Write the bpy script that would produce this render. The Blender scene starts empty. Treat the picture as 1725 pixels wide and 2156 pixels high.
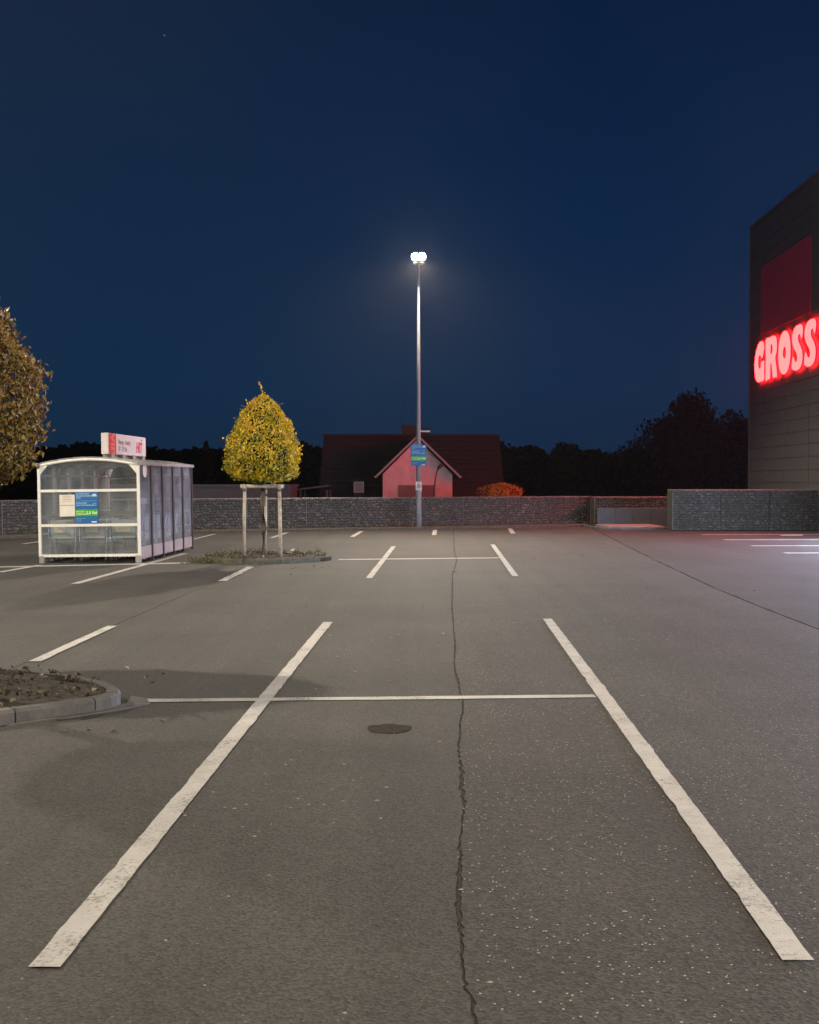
import bpy, bmesh, math, random
from mathutils import Vector, Matrix, noise
R = math.radians
S = bpy.context.scene
COL = S.collection

# ------------------------------------------------------------------ camera, sky, lamps, exposure
cam_d = bpy.data.cameras.new('camera'); cam = bpy.data.objects.new('camera', cam_d); COL.objects.link(cam)
cam.location = (0, 0, 1.75)
cam.rotation_euler = (R(90) - math.atan(68 / 2500), 0, 0)
cam_d.sensor_fit = 'HORIZONTAL'; cam_d.sensor_width = 36; cam_d.lens = 2500 / 1725 * 36
cam_d.clip_start = 0.1; cam_d.clip_end = 3000
S.camera = cam
S.render.engine = 'CYCLES'
S.view_settings.view_transform = 'Standard'; S.view_settings.look = 'None'
S.view_settings.exposure = 0; S.view_settings.gamma = 1
S.view_settings.use_curve_mapping = False
S.cycles.use_denoising = True
S.cycles.max_bounces = 6; S.cycles.transparent_max_bounces = 24; S.cycles.volume_bounces = 0
S.cycles.sample_clamp_indirect = 8

LAMP_COL = (1.0, 0.86, 0.66)
LAMP_W = 30000          # one twin lamp head, split over its two lenses
LAMPS = [(0.32, 42.0), (-8.8, 9.7), (4.5, -4.5), (-17.5, 21.0)]   # the lamp in view, two neighbours, and an added fill lamp at far left
LAMP_GAIN = [0.41, 0.27, 0.37, 0.30]
SHOP_L = 33.0
HAZE = 0.00012


def srgb(r, g, b):
    f = lambda c: (c / 255 / 12.92) if c / 255 <= .04045 else ((c / 255 + .055) / 1.055) ** 2.4
    return (f(r), f(g), f(b), 1)


world = bpy.data.worlds.new('World'); S.world = world; world.use_nodes = True
wt = world.node_tree; wt.nodes.clear()
WN = lambda t, **k: _node(wt, t, **k)


def _node(nt, t, **k):
    n = nt.nodes.new(t)
    for a, b in k.items():
        if a.startswith('i_'):
            n.inputs[a[2:].replace('_', ' ')].default_value = b
        else:
            setattr(n, a, b)
    return n


tc = WN('ShaderNodeTexCoord')
sep = WN('ShaderNodeSeparateXYZ'); wt.links.new(tc.outputs['Generated'], sep.inputs[0])
ramp = WN('ShaderNodeValToRGB'); wt.links.new(sep.outputs['Z'], ramp.inputs[0])
cr = ramp.color_ramp
cr.elements[0].position = 0.0; cr.elements[0].color = srgb(13, 36, 62)
cr.elements[1].position = 1.0; cr.elements[1].color = srgb(6, 14, 36)
for p, c in ((.08, (8, 40, 71)), (.2, (4, 36, 69)), (.36, (3, 28, 60)), (.6, (4, 20, 48))):
    e = cr.elements.new(p); e.color = srgb(*c)
nz = WN('ShaderNodeTexNoise', i_Scale=2.2, i_Detail=3.0)
wt.links.new(tc.outputs['Generated'], nz.inputs['Vector'])
nr = WN('ShaderNodeMapRange', i_From_Min=.35, i_From_Max=.75, i_To_Min=0.0, i_To_Max=.35)
wt.links.new(nz.outputs['Fac'], nr.inputs[0])
mx = WN('ShaderNodeMix', data_type='RGBA')
mx.inputs['B'].default_value = srgb(34, 44, 60)
wt.links.new(nr.outputs[0], mx.inputs['Factor']); wt.links.new(ramp.outputs[0], mx.inputs['A'])
gl = WN('ShaderNodeMapRange', i_From_Min=.12, i_From_Max=-.6, i_To_Min=0.0, i_To_Max=.38); wt.links.new(sep.outputs['X'], gl.inputs[0])
gm = WN('ShaderNodeMix', data_type='RGBA'); gm.inputs['B'].default_value = srgb(36, 52, 70)
wt.links.new(gl.outputs[0], gm.inputs['Factor']); wt.links.new(mx.outputs['Result'], gm.inputs['A'])
last = gm.outputs['Result']
for sx, sy, sz, b in ((0.0714, 0.9237, 0.3765, .10), (-0.1882, 0.9210, 0.3411, .16), (.42, .75, .51, .1), (-.5, .6, .62, .12)):   # a few faint stars
    d = WN('ShaderNodeVectorMath', operation='DISTANCE'); d.inputs[1].default_value = Vector((sx, sy, sz)).normalized()
    wt.links.new(tc.outputs['Generated'], d.inputs[0])
    l = WN('ShaderNodeMath', operation='LESS_THAN'); l.inputs[1].default_value = .00055; wt.links.new(d.outputs['Value'], l.inputs[0])
    m = WN('ShaderNodeMath', operation='MULTIPLY'); m.inputs[1].default_value = b; wt.links.new(l.outputs[0], m.inputs[0])
    a = WN('ShaderNodeVectorMath', operation='ADD'); wt.links.new(last, a.inputs[0]); wt.links.new(m.outputs[0], a.inputs[1])
    last = a.outputs[0]
bg = WN('ShaderNodeBackground'); bg.inputs[1].default_value = 1.0
wt.links.new(last, bg.inputs[0])
wo = WN('ShaderNodeOutputWorld'); wt.links.new(bg.outputs[0], wo.inputs[0])

# ------------------------------------------------------------------ helpers
rnd = random.Random(7)


def tag(o, label=None, cat=None, group=None, kind=None):
    if label: o['label'] = label
    if cat: o['category'] = cat
    if group: o['group'] = group
    if kind: o['kind'] = kind
    return o


def empty(name, loc=(0, 0, 0), rz=0.0, rot=None):
    o = bpy.data.objects.new(name, None); COL.objects.link(o)
    o.location = loc; o.rotation_euler = rot if rot else (0, 0, rz)
    o.empty_display_size = .2
    return o


class MB:
    def __init__(s): s.v = []; s.f = []; s.mi = []; s.m = 0

    def add(s, vs, fs):
        n = len(s.v); s.v += [tuple(p) for p in vs]
        for f in fs: s.f.append([n + i for i in f]); s.mi.append(s.m)
        return s

    def box(s, c, d, rz=0.0, ch=0.0):
        x, y, z = d[0] / 2, d[1] / 2, d[2] / 2
        ca, sa = math.cos(rz), math.sin(rz)
        if ch <= 0:
            P = [(-x, -y, -z), (x, -y, -z), (x, y, -z), (-x, y, -z), (-x, -y, z), (x, -y, z), (x, y, z), (-x, y, z)]
            F = [(0, 3, 2, 1), (4, 5, 6, 7), (0, 1, 5, 4), (1, 2, 6, 5), (2, 3, 7, 6), (3, 0, 4, 7)]
        else:   # top edges chamfered
            P = [(-x, -y, -z), (x, -y, -z), (x, y, -z), (-x, y, -z), (-x, -y, z - ch), (x, -y, z - ch), (x, y, z - ch), (-x, y, z - ch),
                 (-x + ch, -y + ch, z), (x - ch, -y + ch, z), (x - ch, y - ch, z), (-x + ch, y - ch, z)]
            F = [(0, 3, 2, 1), (8, 9, 10, 11)]
            for i in range(4):
                j = (i + 1) % 4; F += [(i, j, 4 + j, 4 + i), (4 + i, 4 + j, 8 + j, 8 + i)]
        return s.add([(c[0] + a * ca - b * sa, c[1] + a * sa + b * ca, c[2] + e) for a, b, e in P], F)

    def tube(s, pts, r, n=8, cap=True):
        pts = [Vector(p) for p in pts]
        rs = r if isinstance(r, (list, tuple)) else [r] * len(pts)
        rings = []
        for i, p in enumerate(pts):
            t = (pts[min(i + 1, len(pts) - 1)] - pts[max(i - 1, 0)]).normalized()
            a = t.cross(Vector((0, 0, 1)))
            if a.length < 1e-3: a = Vector((1, 0, 0))
            a.normalize(); b = t.cross(a)
            rings.append([p + (a * math.cos(k * 2 * math.pi / n) + b * math.sin(k * 2 * math.pi / n)) * rs[i] for k in range(n)])
        F = []
        for i in range(len(pts) - 1):
            for k in range(n):
                F.append((i * n + k, i * n + (k + 1) % n, (i + 1) * n + (k + 1) % n, (i + 1) * n + k))
        if cap: F += [tuple(range(n))[::-1], tuple((len(pts) - 1) * n + k for k in range(n))]
        return s.add([p for ring in rings for p in ring], F)

    def lathe(s, c, prof, n=12, axis='z'):
        V = []
        for r, h in prof:
            for k in range(n):
                a = k * 2 * math.pi / n; p = (r * math.cos(a), r * math.sin(a), h)
                if axis == 'x': p = (p[2], p[0], p[1])
                if axis == 'y': p = (p[0], p[2], p[1])
                V.append((c[0] + p[0], c[1] + p[1], c[2] + p[2]))
        F = []
        for i in range(len(prof) - 1):
            for k in range(n): F.append((i * n + k, i * n + (k + 1) % n, (i + 1) * n + (k + 1) % n, (i + 1) * n + k))
        F += [tuple(range(n))[::-1], tuple((len(prof) - 1) * n + k for k in range(n))]
        return s.add(V, F)

    def prism(s, poly, z0, z1):
        n = len(poly)
        return s.add([(x, y, z0) for x, y in poly] + [(x, y, z1) for x, y in poly],
                     [tuple(range(n))[::-1], tuple(range(n, 2 * n))] + [(i, (i + 1) % n, n + (i + 1) % n, n + i) for i in range(n)])

    def build(s, name, mat, parent=None, smooth=False, loc=None):
        me = bpy.data.meshes.new(name); me.from_pydata(s.v, [], s.f)
        for m in (mat if isinstance(mat, (list, tuple)) else [mat]): me.materials.append(m)
        if any(s.mi): me.polygons.foreach_set('material_index', s.mi)
        bm = bmesh.new(); bm.from_mesh(me); bmesh.ops.recalc_face_normals(bm, faces=bm.faces); bm.to_mesh(me); bm.free()
        if smooth: me.polygons.foreach_set('use_smooth', [True] * len(me.polygons))
        me.update()
        return link(name, me, parent, loc)


def link(name, me, parent=None, loc=None):
    o = bpy.data.objects.new(name, me); COL.objects.link(o)
    if parent: o.parent = parent
    if loc: o.location = loc
    return o


def copy_tree(o, parent=None):
    c = o.copy(); COL.objects.link(c)
    if parent: c.parent = parent
    for ch in list(o.children): copy_tree(ch, c)
    return c


def text(name, body, size, mat, parent, loc, rot=(0, 0, 0), align='LEFT', off=0.0, shear=0.0, sx=1.0):
    cu = bpy.data.curves.new(name, 'FONT'); cu.body = body; cu.size = size; cu.align_x = align; cu.align_y = 'CENTER'
    cu.offset = off; cu.shear = shear; cu.extrude = .0008; cu.resolution_u = 3
    t = bpy.data.objects.new(name, cu); COL.objects.link(t)
    bpy.context.view_layer.update()
    me = bpy.data.meshes.new_from_object(t); bpy.data.objects.remove(t); bpy.data.curves.remove(cu)
    me.name = name; me.materials.clear(); me.materials.append(mat)
    o = link(name, me, parent, loc); o.rotation_euler = rot; o.scale = (sx, 1, 1)
    return o


# ------------------------------------------------------------------ materials
def mat(name, col=(.5, .5, .5), rough=.6, metal=0.0, spec=.5, var=0.0, vscale=3.0, bump=0.0, bscale=40.0, emit=None, estr=0.0):
    m = bpy.data.materials.new(name); m.use_nodes = True
    nt = m.node_tree; b = nt.nodes['Principled BSDF']
    c = tuple(col[:3]) + (1,)
    b.inputs['Base Color'].default_value = c
    b.inputs['Roughness'].default_value = rough; b.inputs['Metallic'].default_value = metal
    b.inputs['Specular IOR Level'].default_value = spec
    if emit: b.inputs['Emission Color'].default_value = tuple(emit[:3]) + (1,); b.inputs['Emission Strength'].default_value = estr
    if var or bump:
        t = _node(nt, 'ShaderNodeTexCoord')
        if var:
            n = _node(nt, 'ShaderNodeTexNoise', i_Scale=vscale, i_Detail=6.0, i_Roughness=.65)
            nt.links.new(t.outputs['Object'], n.inputs['Vector'])
            r = _node(nt, 'ShaderNodeMapRange', i_From_Min=.3, i_From_Max=.7, i_To_Min=1 - var, i_To_Max=1 + var)
            nt.links.new(n.outputs['Fac'], r.inputs[0])
            x = _node(nt, 'ShaderNodeVectorMath', operation='SCALE'); x.inputs[0].default_value = c[:3]
            nt.links.new(r.outputs[0], x.inputs['Scale']); nt.links.new(x.outputs[0], b.inputs['Base Color'])
        if bump:
            n = _node(nt, 'ShaderNodeTexNoise', i_Scale=bscale, i_Detail=4.0)
            nt.links.new(t.outputs['Object'], n.inputs['Vector'])
            k = _node(nt, 'ShaderNodeBump', i_Strength=bump, i_Distance=.02)
            nt.links.new(n.outputs['Fac'], k.inputs['Height']); nt.links.new(k.outputs[0], b.inputs['Normal'])
    return m


def asphalt(name, tint, coarse, bright, dens):
    m = bpy.data.materials.new(name); m.use_nodes = True
    nt = m.node_tree; b = nt.nodes['Principled BSDF']; L = nt.links.new
    t = _node(nt, 'ShaderNodeTexCoord'); P = t.outputs['Object']
    big = _node(nt, 'ShaderNodeTexNoise', i_Scale=.55, i_Detail=5.0, i_Roughness=.6); L(P, big.inputs['Vector'])
    bigr = _node(nt, 'ShaderNodeMapRange', i_From_Min=.3, i_From_Max=.7, i_To_Min=.83, i_To_Max=1.15); L(big.outputs['Fac'], bigr.inputs[0])
    mid = _node(nt, 'ShaderNodeTexNoise', i_Scale=14.0, i_Detail=5.0, i_Roughness=.75); L(P, mid.inputs['Vector'])
    midr = _node(nt, 'ShaderNodeMapRange', i_From_Min=.3, i_From_Max=.7, i_To_Min=.88, i_To_Max=1.12); L(mid.outputs['Fac'], midr.inputs[0])
    vor = _node(nt, 'ShaderNodeTexVoronoi', i_Scale=coarse); L(P, vor.inputs['Vector'])
    s = _node(nt, 'ShaderNodeSeparateColor'); L(vor.outputs['Color'], s.inputs[0])
    stone = _node(nt, 'ShaderNodeMapRange', i_From_Min=0.0, i_From_Max=1.0, i_To_Min=.6, i_To_Max=1.4); L(s.outputs[0], stone.inputs[0])
    # faint rolled lanes and tyre-polished bands running along the bays
    mp = _node(nt, 'ShaderNodeMapping'); mp.inputs['Scale'].default_value = (1.9, .07, 1); mp.inputs['Rotation'].default_value = (0, 0, .03); L(P, mp.inputs['Vector'])
    tyre = _node(nt, 'ShaderNodeTexNoise', i_Scale=1.0, i_Detail=4.0, i_Roughness=.55); L(mp.outputs[0], tyre.inputs['Vector'])
    tyr = _node(nt, 'ShaderNodeMapRange', i_From_Min=.33, i_From_Max=.67, i_To_Min=.87, i_To_Max=1.11); L(tyre.outputs['Fac'], tyr.inputs[0])
    m0 = _node(nt, 'ShaderNodeMath', operation='MULTIPLY'); L(bigr.outputs[0], m0.inputs[0]); L(tyr.outputs[0], m0.inputs[1])
    m1 = _node(nt, 'ShaderNodeMath', operation='MULTIPLY'); L(m0.outputs[0], m1.inputs[0]); L(midr.outputs[0], m1.inputs[1])
    m2 = _node(nt, 'ShaderNodeMath', operation='MULTIPLY'); L(m1.outputs[0], m2.inputs[0]); L(stone.outputs[0], m2.inputs[1])
    base = _node(nt, 'ShaderNodeVectorMath', operation='SCALE'); base.inputs[0].default_value = tint
    L(m2.outputs[0], base.inputs['Scale'])
    # pale aggregate stones showing here and there, thicker in patches
    patch = _node(nt, 'ShaderNodeTexNoise', i_Scale=1.3, i_Detail=3.0); L(P, patch.inputs['Vector'])
    thr = _node(nt, 'ShaderNodeMapRange', i_From_Min=.35, i_From_Max=.7, i_To_Min=1.0 - dens * .35, i_To_Max=1.0 - dens * 1.6); L(patch.outputs['Fac'], thr.inputs[0])
    gt = _node(nt, 'ShaderNodeMath', operation='GREATER_THAN'); L(s.outputs[1], gt.inputs[0]); L(thr.outputs[0], gt.inputs[1])
    rd = _node(nt, 'ShaderNodeMath', operation='LESS_THAN'); L(vor.outputs['Distance'], rd.inputs[0]); rd.inputs[1].default_value = .34
    an = _node(nt, 'ShaderNodeMath', operation='MULTIPLY'); L(gt.outputs[0], an.inputs[0]); L(rd.outputs[0], an.inputs[1])
    mixc = _node(nt, 'ShaderNodeMix', data_type='RGBA'); L(an.outputs[0], mixc.inputs['Factor']); L(base.outputs[0], mixc.inputs['A'])
    mixc.inputs['B'].default_value = (bright, bright * .95, bright * .86, 1)
    L(mixc.outputs['Result'], b.inputs['Base Color'])
    b.inputs['Roughness'].default_value = .82; b.inputs['Specular IOR Level'].default_value = .35
    bp = _node(nt, 'ShaderNodeBump', i_Strength=.55, i_Distance=.004); L(vor.outputs['Distance'], bp.inputs['Height'])
    bp2 = _node(nt, 'ShaderNodeBump', i_Strength=.15, i_Distance=.006); L(mid.outputs['Fac'], bp2.inputs['Height']); L(bp.outputs[0], bp2.inputs['Normal'])
    L(bp2.outputs[0], b.inputs['Normal'])
    return m


def leafmat(name, cols, rough=.55, trans=.3):
    """leaf colour by a per-leaf 'tone' attribute"""
    m = bpy.data.materials.new(name); m.use_nodes = True
    nt = m.node_tree; b = nt.nodes['Principled BSDF']; L = nt.links.new
    a = _node(nt, 'ShaderNodeAttribute', attribute_name='tone')
    r = _node(nt, 'ShaderNodeValToRGB'); L(a.outputs['Fac'], r.inputs[0])
    e = r.color_ramp.elements
    e[0].position = 0; e[0].color = cols[0] + (1,); e[1].position = 1; e[1].color = cols[-1] + (1,)
    for i, c in enumerate(cols[1:-1]): x = e.new((i + 1) / (len(cols) - 1)); x.color = c + (1,)
    L(r.outputs[0], b.inputs['Base Color']); b.inputs['Roughness'].default_value = rough
    tr = _node(nt, 'ShaderNodeBsdfTranslucent'); L(r.outputs[0], tr.inputs[0])
    mx = _node(nt, 'ShaderNodeMixShader'); mx.inputs[0].default_value = trans
    L(b.outputs[0], mx.inputs[1]); L(tr.outputs[0], mx.inputs[2])
    L(mx.outputs[0], nt.nodes['Material Output'].inputs[0])
    return m


def glassmat(name, tint=(.8, .85, .9), dirt=.12, gloss=.1):
    m = bpy.data.materials.new(name); m.use_nodes = True
    nt = m.node_tree; nt.nodes.remove(nt.nodes['Principled BSDF']); L = nt.links.new
    tr = _node(nt, 'ShaderNodeBsdfTransparent'); tr.inputs[0].default_value = tint + (1,)
    gl = _node(nt, 'ShaderNodeBsdfGlossy', i_Roughness=.08)
    df = _node(nt, 'ShaderNodeBsdfDiffuse'); df.inputs[0].default_value = (.5, .52, .54, 1)
    t = _node(nt, 'ShaderNodeTexCoord'); n = _node(nt, 'ShaderNodeTexNoise', i_Scale=2.5, i_Detail=5.0); L(t.outputs['Object'], n.inputs['Vector'])
    r = _node(nt, 'ShaderNodeMapRange', i_From_Min=.3, i_From_Max=.7, i_To_Min=dirt * .5, i_To_Max=dirt * 1.5); L(n.outputs['Fac'], r.inputs[0])
    a = _node(nt, 'ShaderNodeMixShader'); L(r.outputs[0], a.inputs[0]); L(tr.outputs[0], a.inputs[1]); L(df.outputs[0], a.inputs[2])
    lw = _node(nt, 'ShaderNodeLayerWeight', i_Blend=.25)
    fr = _node(nt, 'ShaderNodeMapRange', i_To_Min=gloss * .4, i_To_Max=gloss * 5); L(lw.outputs['Fresnel'], fr.inputs[0])
    c = _node(nt, 'ShaderNodeMixShader'); L(fr.outputs[0], c.inputs[0]); L(a.outputs[0], c.inputs[1]); L(gl.outputs[0], c.inputs[2])
    L(c.outputs[0], nt.nodes['Material Output'].inputs[0])
    return m


def emitmat(name, col, strength):
    m = bpy.data.materials.new(name); m.use_nodes = True
    nt = m.node_tree; nt.nodes.remove(nt.nodes['Principled BSDF'])
    e = _node(nt, 'ShaderNodeEmission'); e.inputs[0].default_value = tuple(col) + (1,); e.inputs[1].default_value = strength
    nt.links.new(e.outputs[0], nt.nodes['Material Output'].inputs[0])
    return m


M = {}
M['asphalt_fine'] = asphalt('asphalt_fine', (.048, .0468, .0445), 85, .16, .008)
M['asphalt_coarse'] = asphalt('asphalt_coarse', (.047, .0455, .043), 75, .36, .045)
M['asphalt_lane'] = asphalt('asphalt_lane', (.040, .0395, .0395), 80, .14, .01)
M['bitumen'] = mat('bitumen', (.019, .018, .017), .9, bump=.5, bscale=60)
M['soil'] = mat('soil', (.05, .042, .03), .95, var=.5, vscale=8, bump=.8, bscale=25)
M['meadow'] = mat('meadow', (.035, .04, .02), .95, var=.5, vscale=.6)
m = mat('white_road_paint', (.385, .375, .36), .7, var=.16, vscale=5, bump=.35, bscale=130); M['paint'] = m
nt = m.node_tree; b_ = nt.nodes['Principled BSDF']; src = b_.inputs['Base Color'].links[0].from_socket
t_ = _node(nt, 'ShaderNodeTexCoord'); w1 = _node(nt, 'ShaderNodeTexNoise', i_Scale=55.0, i_Detail=5.0, i_Roughness=.7); w2 = _node(nt, 'ShaderNodeTexNoise', i_Scale=2.6, i_Detail=3.0)
for w_ in (w1, w2): nt.links.new(t_.outputs['Object'], w_.inputs['Vector'])
ad = _node(nt, 'ShaderNodeMath', operation='MULTIPLY_ADD'); ad.inputs[1].default_value = .45
nt.links.new(w2.outputs['Fac'], ad.inputs[0]); nt.links.new(w1.outputs['Fac'], ad.inputs[2])
wr = _node(nt, 'ShaderNodeMapRange', i_From_Min=.77, i_From_Max=.90, i_To_Min=0, i_To_Max=.8); nt.links.new(ad.outputs[0], wr.inputs[0])
mx_ = _node(nt, 'ShaderNodeMix', data_type='RGBA'); mx_.inputs['B'].default_value = (.075, .072, .068, 1)
nt.links.new(wr.outputs[0], mx_.inputs['Factor']); nt.links.new(src, mx_.inputs['A']); nt.links.new(mx_.outputs['Result'], b_.inputs['Base Color'])
M['kerb'] = mat('kerb_concrete', (.105, .10, .095), .85, var=.3, vscale=7, bump=.4, bscale=60)
M['kerb_dark'] = mat('kerb_concrete_mossy', (.075, .072, .055), .9, var=.4, vscale=9, bump=.5, bscale=50)
M['concrete'] = mat('pale_concrete', (.22, .20, .185), .85, var=.2, vscale=5, bump=.3, bscale=50)
M['galv'] = mat('galvanised_steel', (.22, .22, .228), .6, .0, var=.12, vscale=6)
M['cream'] = mat('cream_powder_coat', (.66, .65, .60), .4, var=.05, vscale=5)
M['dark_alu'] = mat('dark_aluminium', (.06, .055, .055), .45, .3)
M['grey_alu'] = mat('grey_aluminium', (.32, .31, .30), .45, .4)
M['kick'] = mat('kick_plate_enamel', (.27, .245, .24), .5, var=.15, vscale=5)
M['roofsheet'] = None
M['glass'] = glassmat('shelter_glass', (.86, .89, .90), .12, .06)
M['side_glass'] = glassmat('shelter_side_glass', (.82, .82, .84), .19, .06)
M['sign_white'] = mat('white_sign_face', (.52, .47, .46), .45, var=.05, vscale=4)
M['sign_red'] = mat('red_sign_face', (.55, .02, .03), .4)
M['sign_grey_text'] = mat('grey_print', (.30, .20, .20), .6)
M['sign_black'] = mat('black_print', (.02, .02, .02), .5)
M['sign_blue'] = mat('blue_sign_face', (.012, .115, .33), .4)
M['sign_green'] = mat('green_sign_face', (.05, .30, .03), .4)
M['print_light'] = mat('light_blue_print', (.30, .47, .66), .5)
M['print_white'] = mat('white_print', (.78, .8, .78), .5)
M['print_lime'] = mat('pale_green_print', (.55, .75, .45), .5)
M['paper'] = mat('notice_paper', (.62, .58, .52), .7, var=.08, vscale=6)
M['beige'] = mat('beige_advert_card', (.8, .66, .50), .6, var=.15, vscale=12)
M['wire'] = mat('cart_wire', (.42, .43, .42), .35, .6)
M['plastic_grey'] = mat('grey_cart_plastic', (.46, .48, .46), .5, var=.15, vscale=4)
M['plastic_dark'] = mat('dark_green_plastic', (.03, .06, .04), .5)
M['rubber'] = mat('black_rubber', (.10, .10, .095), .7)
M['wheel_grey'] = mat('grey_wheel_hub', (.7, .68, .64), .5)
M['wood'] = mat('weathered_stake_wood', (.33, .28, .215), .85, var=.35, vscale=9, bump=.4, bscale=30)
M['bark'] = mat('grey_bark', (.13, .115, .085), .9, var=.45, vscale=14, bump=.8, bscale=35)
M['bark_dark'] = mat('dark_bark', (.05, .04, .03), .95)
M['strap'] = mat('tree_tie_strap', (.05, .045, .04), .8)
M['wallpanel'] = mat('grey_wall_cassette', (.088, .084, .082), .55, .0, var=.1, vscale=.7)
M['wallcore'] = mat('wall_core', (.05, .05, .05), .8)
M['redpanel'] = mat('dark_red_banner', (.45, .035, .06), .5, var=.08, vscale=1)
M['plaster'] = mat('glow_tinted_plaster', (.74, .48, .47), .9, var=.18, vscale=1.6, bump=.3, bscale=20)  # pink in the colour stands in for part of the sign's red glow
M['rooftile'] = mat('brown_roof_tile', (.03, .02, .019), .8, var=.3, vscale=3)
M['rake'] = mat('painted_bargeboard', (.30, .26, .25), .6)
M['shutter'] = mat('brown_roller_shutter', (.24, .15, .14), .7, var=.1, vscale=3)
M['brick'] = mat('chimney_brick', (.06, .036, .03), .9, var=.3, vscale=6)
M['panel_grey'] = mat('dark_grey_panel', (.065, .092, .115), .8, var=.12, vscale=4)
M['far_wall'] = mat('grey_render_wall', (.095, .095, .10), .9, var=.1, vscale=1)
M['speck'] = mat('pale_litter_speck', (.26, .245, .22), .7)
M['stain'] = mat('oil_stain', (.047, .044, .041), 1.0, spec=.0, var=.3, vscale=18, bump=.0, bscale=90)
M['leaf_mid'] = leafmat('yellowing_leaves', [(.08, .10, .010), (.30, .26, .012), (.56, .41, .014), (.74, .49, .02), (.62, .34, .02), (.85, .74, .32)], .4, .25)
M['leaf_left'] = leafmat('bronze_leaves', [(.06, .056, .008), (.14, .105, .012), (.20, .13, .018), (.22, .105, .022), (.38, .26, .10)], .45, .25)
M['leaf_far'] = leafmat('dark_far_leaves', [(.012, .015, .010), (.03, .03, .018), (.05, .04, .025)], .8, .1)
M['leaf_orange'] = leafmat('orange_leaves', [(.28, .11, .015), (.56, .23, .03), (.72, .38, .08)], .6, .3)
M['leaf_litter'] = leafmat('fallen_leaves', [(.05, .038, .02), (.09, .065, .035), (.13, .10, .055), (.30, .25, .18)], .8, .0)
M['grass'] = leafmat('short_grass', [(.045, .048, .02), (.085, .08, .035), (.15, .135, .07)], .7, .2)
M['gabion_stone'] = leafmat('gabion_stone', [(.045, .045, .039), (.068, .067, .060), (.090, .088, .080), (.15, .147, .137)], .85, .0)
M['gabion_fines'] = mat('gabion_fines', (.04, .04, .036), .95, var=.4, vscale=12)
M['cage'] = mat('galvanised_wire', (.22, .22, .22), .5, .3)
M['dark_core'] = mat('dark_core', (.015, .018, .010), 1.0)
M['lens'] = emitmat('lamp_lens', (1.0, .90, .70), 2200)
M['red_face'] = emitmat('sign_face_red_glow', (1.0, .0052, .0049), 78)
M['red_side'] = emitmat('sign_edge_red_glow', (1.0, .0015, .022), 3.2)
M['shop_glow'] = emitmat('lit_shop_window', (.68, .76, 1.0), SHOP_L)

# translucent ribbed roof sheet
m = glassmat('roof_polycarbonate', (.55, .52, .46), .55, .05); M['roofsheet'] = m


def leaves(name, pts, size, m, parent=None, aspect=.55, jitter=.35, fold=True, kind='stuff', tone=None, up=0.0):
    """pts: (pos, outward normal). Every leaf is a small folded blade of two quads."""
    V = []; F = []; T = []
    for i, (p, nrm) in enumerate(pts):
        nrm = (Vector(nrm) + Vector((rnd.gauss(0, 1), rnd.gauss(0, 1), rnd.gauss(0, 1))) * jitter)
        nrm.normalize()
        a = nrm.cross(Vector((rnd.gauss(0, 1), rnd.gauss(0, 1), rnd.gauss(0, .6) - up)))
        if a.length < 1e-4: continue
        a.normalize(); b = nrm.cross(a)
        s = size * rnd.uniform(.65, 1.35); w = s * aspect * .5
        p = Vector(p); n0 = len(V)
        d = nrm * (w * .5)
        V += [tuple(p - a * s * .5), tuple(p + b * w + d), tuple(p + a * s * .5), tuple(p - b * w + d)]
        F += [(n0, n0 + 1, n0 + 2), (n0, n0 + 2, n0 + 3)]
        t = tone(p, nrm) if tone else rnd.random()
        t = min(1, max(0, t)); T += [t, t]
    me = bpy.data.meshes.new(name); me.from_pydata(V, [], F); me.materials.append(m)
    at = me.attributes.new('tone', 'FLOAT', 'FACE'); at.data.foreach_set('value', T)
    o = link(name, me, parent)
    if kind: o['kind'] = kind
    return o


# ------------------------------------------------------------------ ground, paving and markings
LOT = .030                                  # the bays lean this much to the right per metre of depth


def ground_z(x, y):
    e = y - (43.9 + .44 * min(x, 7) + 4.5)   # the land falls away behind the boundary wall
    return -.04 - 2.6 * max(0, min(1, e / 9)) if e > 0 else -.04


mb = MB()
xs = [-400, -200, -100, -60, -40, -30, -24, -18, -14, -10, -7, -4, -2, 0, 2, 4, 7, 10, 14, 18, 24, 40, 60, 100, 200, 400]
ys = [-120, -60, -30, -10, 10, 20, 26, 30, 34, 37, 40, 42, 44, 46, 48, 50, 52, 54, 56, 58, 60, 63, 66, 70, 80, 100, 150, 250, 500, 900]
for y in ys:
    for x in xs: mb.v.append((x, y, ground_z(x, y)))
for j in range(len(ys) - 1):
    for i in range(len(xs) - 1):
        k = j * len(xs) + i; mb.f.append((k, k + 1, k + 1 + len(xs), k + len(xs))); mb.mi.append(0)
tag(mb.build('ground', M['meadow'], smooth=True), kind='structure')

WALL_LINE = [(-34, 26.0), (-12.5, 36.4), (-7.5, 39.9), (.3, 43.0), (7.0, 46.0)]


def lerp_line(line, x):
    for (x0, y0), (x1, y1) in zip(line, line[1:]):
        if x <= x1 or (x1, y1) == line[-1]: return y0 + (y1 - y0) * (x - x0) / (x1 - x0)
    return line[-1][1]


def back_edge(x): return min(lerp_line(WALL_LINE, x), 46) - .9 if x < 7 else (46 - .9 if x < 9.2 else 42.2)


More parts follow.
